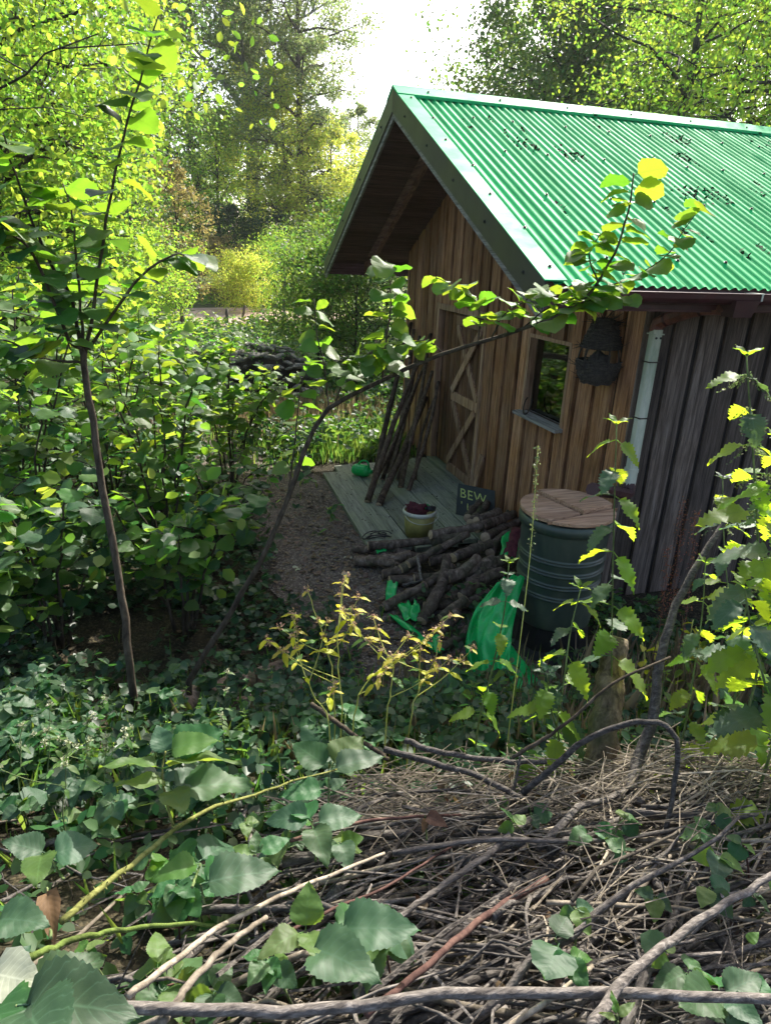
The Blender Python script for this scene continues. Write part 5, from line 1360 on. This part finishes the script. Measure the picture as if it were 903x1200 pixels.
big([(600, 888, 2.0), (660, 850, 2.0), (720, 800, 2.0), (785, 770, 2.05)], .006, .004, 'thin dark twig crossing in front of the post', 'bark_hazel')
big([(640, 1030, 1.6), (560, 1080, 1.4), (500, 1130, 1.25), (430, 1190, 1.1)], .008, .006, 'reddish stick slanting down the face of the brush pile', 'stem_red')
big([(460, 1000, 1.62), (560, 985, 1.66), (700, 985, 1.7), (830, 965, 1.72), (910, 950, 1.75)], .007, .005, 'long level stick across the top of the brush pile')
big([(640, 1058, 1.45), (760, 1062, 1.45), (830, 1070, 1.42), (910, 1085, 1.4)], .006, .004, 'long straight pale twig across the brush pile', 'stem_dead')
big([(365, 825, 2.6), (420, 865, 2.4), (455, 890, 2.3)], .010, .008, 'dark slanting stick among the yellow-stemmed weeds', 'bark_hazel')
# sawn post
pa, pb = P(699, 915, 2.3), P(722, 748, 2.38)
po = cyl_log('tree_stump', pa, pb, .055, 'upright sawn tree stump standing behind the brush pile', 'stump', None, 'bark_post', seed=5, bend=.012, n=18, seg=16, taper=.85, jit=.03)
# fallen logs on the left
fl = [((205, 842, 3.6), (270, 815, 3.72), (345, 790, 3.9), .085, 'thick dark fallen log lying on the shaded bank'), ((255, 838, 3.5), (310, 822, 3.6), (372, 806, 3.7), .05, 'thinner fallen log beside the thick dark log')]
for a, b, c, r, lab in fl:
    A, B = onground(a[0], a[1]), onground(c[0], c[1]); cyl_log('fallen_log', A+UP*r*.7, B+UP*r*.7, r, lab, 'log', None, 'bark_log', seed=int(r*1000), bend=.05, n=12, seg=12)

# ================================================================== BRAMBLES IN FRONT
def cane(label, pts, r0, r1, mat, leaves=(), prick=0, name='bramble', group=None):
    """cane as pixel polyline with depth; leaves: (base px,py,d, tip px,py,d, width, tilt_to_camera, key)"""
    w = [P(*p) for p in pts]; t = root(name, w[0], label, 'bramble', group); c = curve(w, 24); rc = random.Random(int(pts[0][0]*7+pts[0][1]))
    c = wobble(c, r0*.3, rc); part('cane', MB().tube(c, [lerp(r0, r1, i/24) for i in range(25)], 7), mat, t, True)
    if prick:
        mb = MB()
        for k in range(prick):
            i = rc.randrange(24); p = lerp(c[i], c[i+1], rc.random()); a = (c[i+1]-c[i]).normalized(); d = (a.orthogonal().normalized()); d.rotate(Matrix.Rotation(rc.uniform(0, 6.28), 3, a)); rr = lerp(r0, r1, i/24)
            mb.tube([p+d*rr*.7, p+d*(rr+.006)-a*.002], [.0018, .0003], 4, False)
        part('prickles', mb, mat, t)['kind'] = 'stuff'
    pw = Vector(w[0])
    for (b, tp, wd, tl, key) in leaves:
        B, T = P(*b), P(*tp); d = T-B; nr = UP*(1-abs(tl)) + (CAM-B).normalized()*tl
        leaf(t, B, d, nr, d.length/1.0, key, rc, wd, pw)
    return t
def near(px, py, d, k=1.0): return (px, py, d*k)
cane('upright bramble shoot with pale yellow-green leaves on a thick prickly cane', [(72, 1080, 1.16), (120, 1040, 1.26), (165, 1005, 1.35), (210, 968, 1.45), (250, 945, 1.55), (290, 935, 1.66), (335, 918, 1.8), (400, 900, 1.95)], .0068, .0025, 'stem_cane',
     [((203, 962, 1.46), (192, 935, 1.46), .2, .2, 'bramble_light'),
      ((190, 900, 1.45), (120, 886, 1.42), .55, -.3, 'bramble_light'), ((190, 900, 1.45), (278, 876, 1.42), .5, -.3, 'bramble_light'), ((195, 885, 1.47), (184, 848, 1.5), .95, .35, 'bramble_grey'), ((198, 882, 1.47), (262, 852, 1.5), .9, .35, 'bramble'), ((196, 880, 1.45), (250, 860, 1.44), .8, .3, 'bramble_light'),
      ((200, 922, 1.44), (138, 908, 1.4), .55, -.2, 'bramble_light'), ((200, 922, 1.44), (250, 905, 1.5), .9, .3, 'bramble_grey'), ((205, 925, 1.44), (298, 910, 1.48), .7, .2, 'bramble'), ((200, 925, 1.44), (215, 945, 1.36), .9, .3, 'bramble_light')], 46)
cane('slender upright bramble stem rising out of the thick prickly cane', [(203, 968, 1.45), (195, 940, 1.45), (190, 905, 1.45), (194, 880, 1.46)], .0032, .002, 'stem_cane')
cane('long tan bramble cane sweeping across the sticks', [(150, 1168, 1.05), (200, 1130, 1.12), (260, 1085, 1.24), (330, 1050, 1.38), (400, 1020, 1.55), (450, 1000, 1.68)], .0062, .004, 'stem_dead', prick=18)
cane('short tan cane lying under the long bramble cane', [(188, 1200, 1.0), (225, 1150, 1.08), (270, 1105, 1.18), (312, 1075, 1.28)], .007, .005, 'stem_dead')
cane('mossy green branch lying beneath the brambles', [(-10, 1135, 1.04), (45, 1118, 1.08), (90, 1100, 1.14), (140, 1090, 1.2), (215, 1083, 1.26), (280, 1085, 1.3)], .007, .003, 'stem_moss')
cane('dark red bramble cane crossing the leaf cover', [(340, 985, 1.75), (400, 968, 1.8), (470, 958, 1.85), (540, 955, 1.9)], .0055, .004, 'stem_red')
cane('dark cane arching over the leaf cover', [(340, 1090, 1.3), (390, 1065, 1.4), (450, 1040, 1.5), (540, 985, 1.7)], .004, .003, 'stem_red')
HL = [  # leaves standing in the foreground: label, stem foot, leaves
 ('big grey-green bramble leaf pair filling the near corner of the bank', (30, 1230, .86), [((20, 1178, .86), (146, 1168, .84), .85, .25, 'bramble_grey'), ((26, 1172, .88), (126, 1114, .95), .85, .5, 'bramble'), ((30, 1180, .86), (60, 1230, .76), 1.0, .5, 'bramble_grey')]),
 ('pale whitish leaf beside the big grey-green bramble pair', (-10, 1200, .9), [((-15, 1140, .9), (45, 1150, .88), 1.1, .5, 'pale'), ((-12, 1175, .88), (12, 1210, .8), 1.0, .4, 'bramble')]),
 ('two-toned broad bramble leaf drooping over the bank', (75, 1030, 1.3), [((55, 1000, 1.35), (5, 982, 1.32), .9, .3, 'bramble_grey'), ((60, 1003, 1.33), (112, 982, 1.36), 1.2, .3, 'bramble_grey'), ((50, 1000, 1.32), (40, 1028, 1.22), .8, -.4, 'bramble_light')]),
 ('grey-green bramble leaf low by the withered brown leaf', (-8, 1090, 1.15), [((-5, 1078, 1.16), (50, 1074, 1.14), 1.0, .25, 'bramble_grey'), ((-5, 1070, 1.18), (25, 1052, 1.25), .8, .2, 'bramble')]),
 ('trio of broad bramble leaflets beside the thick cane', (225, 1040, 1.3), [((235, 1012, 1.35), (180, 1022, 1.3), .8, .1, 'bramble_light'), ((232, 1010, 1.36), (278, 978, 1.46), 1.0, .35, 'bramble_grey'), ((228, 1006, 1.37), (198, 988, 1.44), .9, .3, 'bramble')]),
 ('wide arched bramble leaf over the sticks', (240, 1060, 1.28), [((235, 1036, 1.3), (328, 1012, 1.33), .8, .2, 'bramble_grey'), ((236, 1036, 1.3), (290, 1000, 1.42), .6, .3, 'bramble')]),
 ('upright glowing green bramble leaf in front of the stick pile', (350, 1110, 1.2), [((358, 1090, 1.24), (362, 1036, 1.26), 1.1, .85, 'bramble_light'), ((355, 1092, 1.22), (305, 1110, 1.16), .8, -.1, 'bramble_light'), ((360, 1092, 1.22), (372, 1118, 1.14), .7, .1, 'bramble_light')]),
 ('drooping grey-green bramble leaf over the stick pile', (390, 1130, 1.16), [((362, 1110, 1.18), (436, 1132, 1.1), .9, .3, 'bramble_grey'), ((392, 1090, 1.22), (490, 1082, 1.2), .8, .3, 'bramble_grey'), ((390, 1085, 1.24), (440, 1060, 1.3), .8, .4, 'bramble')]),
 ('cluster of bramble leaves beside the dark red cane', (385, 950, 1.9), [((385, 900, 1.95), (342, 868, 2.0), .9, .4, 'bramble'), ((388, 898, 1.95), (425, 860, 2.0), 1.1, .5, 'bramble_light'), ((388, 902, 1.92), (450, 880, 1.95), .7, .2, 'bramble_grey'), ((380, 925, 1.85), (330, 930, 1.8), .8, .2, 'bramble'), ((385, 925, 1.85), (405, 912, 1.86), .9, .3, 'bramble_grey')]),
 ('bramble leaves hanging over the dark cane', (370, 1010, 1.62), [((365, 960, 1.72), (312, 955, 1.7), .9, .3, 'bramble_grey'), ((365, 962, 1.7), (345, 935, 1.8), .9, .4, 'bramble'), ((368, 965, 1.7), (425, 950, 1.74), .8, .3, 'bramble_grey'), ((366, 968, 1.68), (382, 1002, 1.58), .9, .3, 'bramble')]),
 ('small bright bramble leaf beside the trio of leaflets', (300, 1015, 1.5), [((300, 1002, 1.52), (300, 972, 1.56), .8, .7, 'bramble'), ((300, 1002, 1.52), (272, 990, 1.52), .7, .2, 'bramble_light'), ((302, 1000, 1.52), (340, 980, 1.56), .8, .3, 'bramble')]),
 ('dark bramble leaves low in the middle of the stick pile', (655, 1110, 1.3), [((650, 1100, 1.3), (665, 1070, 1.34), .9, .6, 'hazel_dark'), ((655, 1105, 1.28), (640, 1140, 1.2), 1.0, .6, 'hazel_dark'), ((690, 975, 1.72), (740, 975, 1.7), .6, .2, 'bramble'), ((690, 975, 1.72), (668, 985, 1.66), .8, .3, 'bramble')]),
 ('bramble leaves growing through the dark end of the stick pile', (860, 1180, 1.1), [((845, 1165, 1.12), (895, 1140, 1.14), .8, .4, 'bramble_grey'), ((840, 1165, 1.12), (800, 1175, 1.06), .9, .4, 'bramble'), ((842, 1160, 1.13), (835, 1130, 1.2), .9, .5, 'bramble'), ((850, 1170, 1.1), (890, 1195, 1.04), .9, .4, 'bramble_grey'), ((870, 1145, 1.16), (905, 1165, 1.1), .8, .4, 'bramble')]),
 ('small bramble leaves beside the smooth slanting branch', (810, 1160, 1.15), [((805, 1140, 1.18), (770, 1152, 1.13), .7, .3, 'bramble'), ((805, 1138, 1.18), (815, 1115, 1.22), .9, .5, 'bramble'), ((806, 1142, 1.17), (838, 1150, 1.14), .8, .3, 'bramble_light'), ((875, 1105, 1.25), (888, 1092, 1.25), .9, .5, 'bramble_light')]),
 ('bright green sprig poking up through the lower sticks', (722, 1200, 1.02), [((722, 1190, 1.02), (716, 1160, 1.04), .5, .5, 'bramble_light'), ((722, 1192, 1.02), (744, 1172, 1.03), .5, .4, 'bramble_light'), ((722, 1195, 1.0), (704, 1185, 1.0), .5, .3, 'bramble_light')]),
 ('withered brown leaf hanging on the bank beside the mossy branch', (60, 1100, 1.15), [((55, 1040, 1.22), (62, 1098, 1.14), .5, .6, 'brown'), ((58, 1045, 1.22), (40, 1075, 1.2), .5, .5, 'brown')]),
 ('orange-brown dead leaf on top of the brush pile', (500, 985, 1.75), [((498, 955, 1.78), (522, 965, 1.74), .8, .6, 'brown'), ((500, 958, 1.78), (495, 975, 1.74), .6, .5, 'brown')]),
 ('leaves drooping over the crest of the brush pile by the slanting branch', (870, 985, 1.75), [((850, 970, 1.78), (800, 985, 1.7), .6, .2, 'bramble'), ((855, 960, 1.8), (890, 985, 1.72), .8, .4, 'bramble_grey'), ((840, 860, 2.1), (905, 880, 2.0), .8, .3, 'bramble_grey'), ((852, 975, 1.76), (838, 1010, 1.66), .9, .5, 'bramble')]),
]
for lab, foot, lv in HL:
    top = lv[0][0]; cane(lab, [foot, ((foot[0]+top[0])/2, (foot[1]+top[1])/2, (foot[2]+top[2])/2+.01), top], .003, .002, 'stem_green', lv)
# bramble sprays over the shaded bank
rq = random.Random(91); k = 0
while k < 46:
    px, py = rq.uniform(0, 560), rq.uniform(800, 985)
    if px > 420 and py > 930: continue
    g = onground(px, py); k += 1; t = root('bramble', g, 'small trifoliate bramble spray on the shaded bank', 'bramble', 'bramble sprays on the shaded bank'); pw = Vector(g)
    a = rq.uniform(0, 6.28); top = g+Vector((math.cos(a)*.14, math.sin(a)*.14, rq.uniform(.14, .3)))
    c = curve([g, lerp(g, top, .6)+UP*.05, top], 8); part('cane', MB().tube(c, [.0035, .003, .003, .003, .0025, .0025, .002, .002, .002], 5), 'stem_green', t, True)
    for q in (c[4], c[6], c[8]):
        a2 = rq.uniform(0, 6.28); Ls = rq.uniform(.06, .105)
        for w_ in (-1.2, 0, 1.2): leaf(t, q, Vector((math.cos(a2+w_), math.sin(a2+w_), rq.uniform(-.3, .15))), UP+Vector((rq.uniform(-.4, .4), rq.uniform(-.4, .4), 0)), Ls*(1.15 if w_ == 0 else .9), rq.choice(('bramble', 'bramble_grey', 'bramble', 'hazel_dark')), rq, 1, pw)

def spray(px, py, d, n3, L, keys, label, group, rq):
    c0 = P(px, py, d); g = c0-UP*rq.uniform(.08, .16); t = root('bramble', g, label, 'bramble', group); pw = Vector(g)
    a = rq.uniform(0, 6.28); top = c0+Vector((math.cos(a)*.06, math.sin(a)*.06, .03)); c = curve([g, lerp(g, top, .6)+UP*.02, top], 6); part('cane', MB().tube(c, [.003, .0028, .0026, .0024, .0022, .002, .002], 5), rq.choice(('stem_green', 'stem_red')), t, True)
    for q in ([c[6], c[4], c[3]][:n3]):
        a2 = rq.uniform(0, 6.28); Ls = L*rq.uniform(.75, 1.2)
        for w_ in (-1.25, 0, 1.25): leaf(t, q, Vector((math.cos(a2+w_), math.sin(a2+w_), rq.uniform(-.45, .25))), UP+Vector((rq.gauss(0, .35), rq.gauss(0, .35), 0))-FH*.25, Ls*(1.2 if w_ == 0 else .92), rq.choice(keys), rq, rq.uniform(.85, 1.05), pw)
rq = random.Random(133)
def bdepth(px, py):
    dd = ray(px, py); t_ = .5
    while t_ < 6:
        p = CAM+dd*t_
        if p.z < brush_z(p.x, p.y)+.03: break
        t_ *= 1.01
    return t_
for k in range(30):
    px, py = rq.uniform(-10, 470), rq.uniform(935, 1190)
    if py > 1060 and px > 230 and rq.random() < .6: continue
    spray(px, py, bdepth(px, py)*.97, 2, rq.uniform(.05, .085), ('bramble', 'bramble', 'bramble_grey', 'bramble_light'), 'bramble spray with three-part leaves growing over the near sticks', 'bramble sprays over the near sticks', rq)
for k in range(17):
    px, py = rq.uniform(560, 903), rq.uniform(930, 1190)
    spray(px, py, bdepth(px, py)*.98, 1, rq.uniform(.04, .065), ('bramble', 'bramble_grey', 'bramble_light', 'hazel_dark'), 'small bramble sprig poking through the brush pile', 'bramble sprigs in the brush pile', rq)

# ================================================================== NETTLES AND WEEDS
def nettle(label, pts, npair, L, keys, seed, r=.0045, t0=.12, tassel=0, group=None, name='nettle', size_top=.55, stem='stem_green'):
    rg = random.Random(seed); w = [P(*p) if len(p) == 3 and not isinstance(p, Vector) else Vector(p) for p in pts]; g = w[0].copy(); g.z = gz(g.x, g.y)-.01
    if g.z < w[0].z-.02: w = [g]+w
    t = root(name, w[0], label, 'nettle', group); pw = Vector(w[0]); c = curve(w, 20); part('stem', MB().tube(c, [lerp(r, r*.45, i/20) for i in range(21)], 6), stem, t, True)
    a = rg.uniform(0, 3)
    for k in range(npair):
        u = t0+(1-t0)*(k+.5)/npair; i = min(19, int(u*20)); p = lerp(c[i], c[i+1], u*20-i); a += math.pi/2+rg.uniform(-.25, .25)
        ln = L*lerp(1, size_top, u)*rg.uniform(.85, 1.15)
        for sg in (0, math.pi):
            d = Vector((math.cos(a+sg), math.sin(a+sg), rg.uniform(-.75, -.05))); leaf(t, p, d, UP+Vector((rg.uniform(-.35, .35), rg.uniform(-.35, .35), 0))+Vector((d.x, d.y, 0))*.5, ln, rg.choice(keys), rg, rg.uniform(.85, 1.1), pw)
        if tassel and u > .35:
            mb = []
            for q in range(tassel):
                b_ = a+rg.uniform(-.8, .8)+rg.choice((0, math.pi)); ln2 = rg.uniform(.03, .075)
                for z_ in range(16):
                    f = rg.random(); mb.append(tuple(p-pw+Vector((math.cos(b_), math.sin(b_), -.9))*ln2*f+Vector((rg.gauss(0, .003), rg.gauss(0, .003), rg.gauss(0, .003)))))
            o = link('seed_tassels', cloud_mesh('seed_tassels', np.array(mb), NP.uniform(.005, .009, len(mb)), 'seed_green', up=.2, aspect=.8), t); o['kind'] = 'stuff'
    for q in range(4): leaf(t, c[20], Vector((math.cos(q*1.57), math.sin(q*1.57), .8)), UP, L*.28, keys[0], rg, .8, pw)
    return t
NK = ('nettle', 'nettle', 'nettle', 'nettle_dull')
nettle('tall slim nettle standing in front of the white downpipe', [(715, 870, 2.35), (716, 790, 2.32), (717, 700, 2.28), (719, 600, 2.24), (722, 498, 2.2)], 9, 0.209, NK, 1, .0042, t0=.42)
nettle('tall nettle with hanging seed tassels in front of the dark side wall', [(884, 800, 1.95), (888, 700, 1.92), (886, 600, 1.88), (880, 510, 1.85), (874, 418, 1.82)], 10, 0.203, NK, 2, .005, tassel=9)
nettle('leafy nettle beside the tall tasselled nettle', [(925, 800, 1.75), (920, 690, 1.72), (912, 600, 1.7), (915, 520, 1.68)], 8, 0.216, NK, 3, .005, tassel=4)
nettle('dark slim nettle with small leaves by the tall bent stick', [(868, 800, 2.5), (856, 720, 2.5), (848, 640, 2.48), (846, 562, 2.45)], 8, 0.162, ('nettle_dull', 'nettle'), 4, .004, tassel=3)
nettle('short nettle leaning in front of the rain barrel', [(650, 860, 2.3), (660, 800, 2.28), (668, 740, 2.26), (680, 690, 2.25)], 6, 0.203, NK, 5)
nettle('short nettle between the tarpaulin and the barrel', [(560, 850, 2.5), (575, 790, 2.5), (590, 720, 2.48), (596, 660, 2.46)], 7, 0.149, NK, 6)
nettle('low nettle with large dull leaves at the foot of the stump', [(655, 880, 2.3), (645, 830, 2.25), (640, 790, 2.22)], 4, 0.216, ('nettle_dull', 'nettle'), 7)
for i, (px, py, h) in enumerate(((760, 860, .35), (800, 840, .42), (830, 850, .5), (870, 840, .55), (900, 850, .5), (850, 800, .45), (895, 800, .6), (740, 850, .3), (600, 850, .35), (630, 870, .28), (545, 860, .3), (820, 800, .35), (500, 850, .28))):
    g = onground(px, py); rr = random.Random(i); top = g+Vector((rr.uniform(-.08, .08), rr.uniform(-.08, .08), h)); nettle('low leafy nettle growing behind the brush pile', [g, lerp(g, top, .5)+Vector((.02, 0, 0)), top], 5, 0.149, NK, 30+i, .0035, group='low nettles behind the brush pile')

nettle('tall bright nettle behind the tasselled nettle by the side wall', [(858, 830, 2.1), (872, 720, 2.1), (895, 620, 2.08), (898, 540, 2.05)], 9, .2, NK, 8, .0045, tassel=3)
nettle('bright nettle with broad leaves bending over the brush pile', [(915, 900, 1.7), (900, 820, 1.68), (880, 740, 1.66), (872, 690, 1.64)], 7, .2, NK, 9, .0045)
nettle('slim bright nettle close to the bent grey stick', [(800, 860, 2.2), (812, 790, 2.2), (822, 720, 2.2), (826, 660, 2.2)], 7, .15, NK, 10, .004)
rw = random.Random(404)
for i in range(44):
    px, py = rw.uniform(-10, 640), rw.uniform(800, 925)
    if 60 < px < 250 and py < 815: continue
    g = onground(px, py); h = rw.uniform(.16, .36); top = g+Vector((rw.uniform(-.07, .07), rw.uniform(-.07, .07), h))
    nettle('young upright weed with paired leaves on the weedy bank', [g, lerp(g, top, .5)+Vector((rw.uniform(-.02, .02), 0, 0)), top], rw.choice((3, 4, 5)), rw.uniform(.05, .085), rw.choice((('nettle', 'bramble'), ('bramble', 'bramble_light'), ('nettle_dull', 'bramble'))), 600+i, .0025, group='upright weeds on the bank', name='weed_sprout', size_top=.6)
gD = onground(330, 880); blades('grass', 'thin green grass blades scattered over the weedy bank', ring(gD.x, gD.y, 1.1, .6), 1500, .16, 'grass_green', .005)
gE = onground(560, 850); blades('grass', 'straggling grass between the weeds and the brush pile', ring(gE.x, gE.y, .5, .3), 900, .2, 'grass_dry', .005)
def weed(label, pts, sides, mat, seed, group=None, r=.0035, name='weed', flower='flower_dry', fl_r=.012, key='lance', L=.07, cat='weed', side_n=3):
    """wiry branching weed with narrow leaf pairs and dry flower whorls"""
    rg = random.Random(seed); w = [P(*p) for p in pts]; g = w[0].copy(); g.z = gz(g.x, g.y)-.01
    if g.z < w[0].z-.02: w = [g]+w
    t = root(name, w[0], label, cat, group); pw = Vector(w[0]); c = wobble(curve(w, 16), .004, rg)
    def st(c, r):
        m = len(c)-1; part('stem', MB().tube(c, [lerp(r, r*.5, i/m) for i in range(m+1)], 5, False), mat, t, True)
        wh = []
        for u in (.6, .8, 1.0):
            i = min(m-1, int(u*m)); p = lerp(c[i], c[i+1], min(1, u*m-i)); a = rg.uniform(0, 3)
            for sg in (0, math.pi): leaf(t, p, Vector((math.cos(a+sg), math.sin(a+sg), rg.uniform(-.4, .25))), UP, L*rg.uniform(.7, 1.2)*(1.15-.5*u), key if rg.random() < .8 else 'lance_green', rg, 1.2, pw)
            if u > .7:
                for k in range(26): wh.append(tuple(p-pw+Vector((rg.gauss(0, fl_r*.55), rg.gauss(0, fl_r*.55), rg.gauss(fl_r*.4, fl_r*.7)))))
        o = link('flower_whorl', cloud_mesh('flower_whorl', np.array(wh), NP.uniform(.006, .014, len(wh)), flower, up=.3, aspect=.55), t); o['kind'] = 'stuff'
    st(c, r)
    for k in range(side_n):
        i = rg.randrange(6, 13); a = rg.uniform(0, 6.28); ln = rg.uniform(.16, .3); e = c[i]+Vector((math.cos(a)*ln, math.sin(a)*ln*.5, ln*.75)); st(curve([c[i], lerp(c[i], e, .5)-UP*.02, e], 8), r*.6)
    return t
for i, (pts, lab) in enumerate((
  ([(392, 830, 2.6), (388, 780, 2.6), (375, 735, 2.58), (360, 692, 2.55)], 'wiry pale-stemmed weed with a drooping yellow leaf'),
  ([(400, 830, 2.62), (396, 770, 2.6), (398, 725, 2.6), (405, 675, 2.6)], 'tallest wiry weed with a brown flower spike beside the path'),
  ([(415, 840, 2.55), (430, 800, 2.55), (455, 775, 2.52), (478, 745, 2.5)], 'wiry weed leaning towards the firewood with yellow leaf tips'),
  ([(452, 850, 2.5), (458, 810, 2.5), (462, 775, 2.5), (470, 768, 2.5)], 'short wiry weed with few flowers in front of the path'),
  ([(480, 845, 2.5), (490, 810, 2.5), (505, 780, 2.5), (515, 752, 2.5)], 'wiry weed with spread leaf pairs near the green strip'),
  ([(385, 850, 2.5), (365, 810, 2.5), (350, 770, 2.48), (342, 720, 2.45)], 'wiry weed leaning away from the path'))):
    weed(lab, pts, 2, 'stem_pale', 300+i)
for i, (px, py, top, d) in enumerate(((55, 930, 826, 2.3), (22, 930, 850, 2.2), (122, 920, 862, 2.4), (150, 915, 852, 2.4), (262, 860, 788, 2.7), (75, 960, 870, 2.1), (100, 905, 868, 2.4))):
    weed('thin pale-flowered weed standing on the shaded bank', [(px, py, d), (px+2, (py+top)/2, d), (px+4, top, d)], 0, 'stem_green', 330+i, 'thin weeds on the shaded bank', r=.0025, flower='seed_pale', fl_r=.009, key='lance_green', L=.06, side_n=1)
def spire(label, base, top, d0, d1, mat, seedmat, n, rad, r=.003, seed=0, name='seed_stalk', z0=.25):
    rg = random.Random(seed); a, b = P(*base, d0), P(*top, d1); g = a.copy(); g.z = gz(a.x, a.y)-.01; pts = [a, lerp(a, b, .5)+Vector((.01, 0, 0)), b]
    if g.z < a.z-.02: pts = [g]+pts
    t = root(name, pts[0], label, 'seed stalk'); c = curve(pts, 16); part('stem', MB().tube(c, [lerp(r, r*.5, i/16) for i in range(17)], 5), mat, t, True)
    q = []
    for k in range(n):
        u = z0+(1-z0)*rg.random()**.8; i = min(15, int(u*16)); p = lerp(c[i], c[i+1], u*16-i)-Vector(pts[0]); q.append(tuple(p+Vector((rg.gauss(0, rad), rg.gauss(0, rad), rg.gauss(0, rad)))))
    o = link('seeds', cloud_mesh('seeds', np.array(q), NP.uniform(.006, .012, len(q)), seedmat, up=.3, aspect=.75), t); o['kind'] = 'stuff'
spire('thin spike of pale green seeds in front of the gable beside the barrel', (608, 760), (630, 522), 2.7, 2.6, 'stem_pale', 'seed_green', 170, .0055, r=.0022, seed=1, z0=.66)
spire('rusty brown dock spike against the dark side wall', (782, 740), (800, 585), 3.6, 3.55, 'stem_red', 'seed_rust', 420, .016, seed=2)
spire('second rusty dock spike close to the wall boards', (772, 735), (782, 640), 3.6, 3.55, 'stem_red', 'seed_rust', 260, .014, seed=3)
spire('tall rusty dock spike beside the bent stick', (800, 740), (815, 600), 3.5, 3.45, 'stem_red', 'seed_rust', 380, .014, seed=4)
# yellowing weeds by the wall
rq = random.Random(55)
for i in range(8):
    px, py = rq.uniform(745, 840), rq.uniform(790, 835); g = onground(px, py); t = root('yellow_weed', g, 'dying weed with yellow leaves below the dark side wall', 'weed', 'yellow weeds below the side wall'); pw = Vector(g)
    top = g+Vector((rq.uniform(-.1, .1), rq.uniform(-.1, .1), rq.uniform(.25, .5))); c = curve([g, lerp(g, top, .5)+Vector((.03, 0, 0)), top], 8); part('stem', MB().tube(c, .003, 5), 'stem_pale', t, True); leafy(t, c, 9, .15, 1, .06, ('yellow', 'yellow', 'lance'), rq, pw=pw)
bz = onground(790, 820); blades('grass', 'yellow dry grass below the dark side wall', ring(bz.x, bz.y, .35, .25), 700, .3, 'grass_dry', .006)

# ================================================================== HAZE
hm, ht = newmat('haze_air'); hn = N(ht)
pv = hn('ShaderNodeVolumePrincipled', {'Color': (.93, .96, 1.0, 1), 'Density': .0004, 'Anisotropy': .45})
ho = ht.nodes.new('ShaderNodeOutputMaterial'); ht.links.new(pv.outputs[0], ho.inputs['Volume'])
hz_ = MB().box((-160, -60, -1.5), (160, 120, 32)).mesh('haze', 'haze_air')
tag(link('haze', hz_), 'thin bright woodland haze', None, None, 'stuff')
scn.cycles.volume_bounces = 1
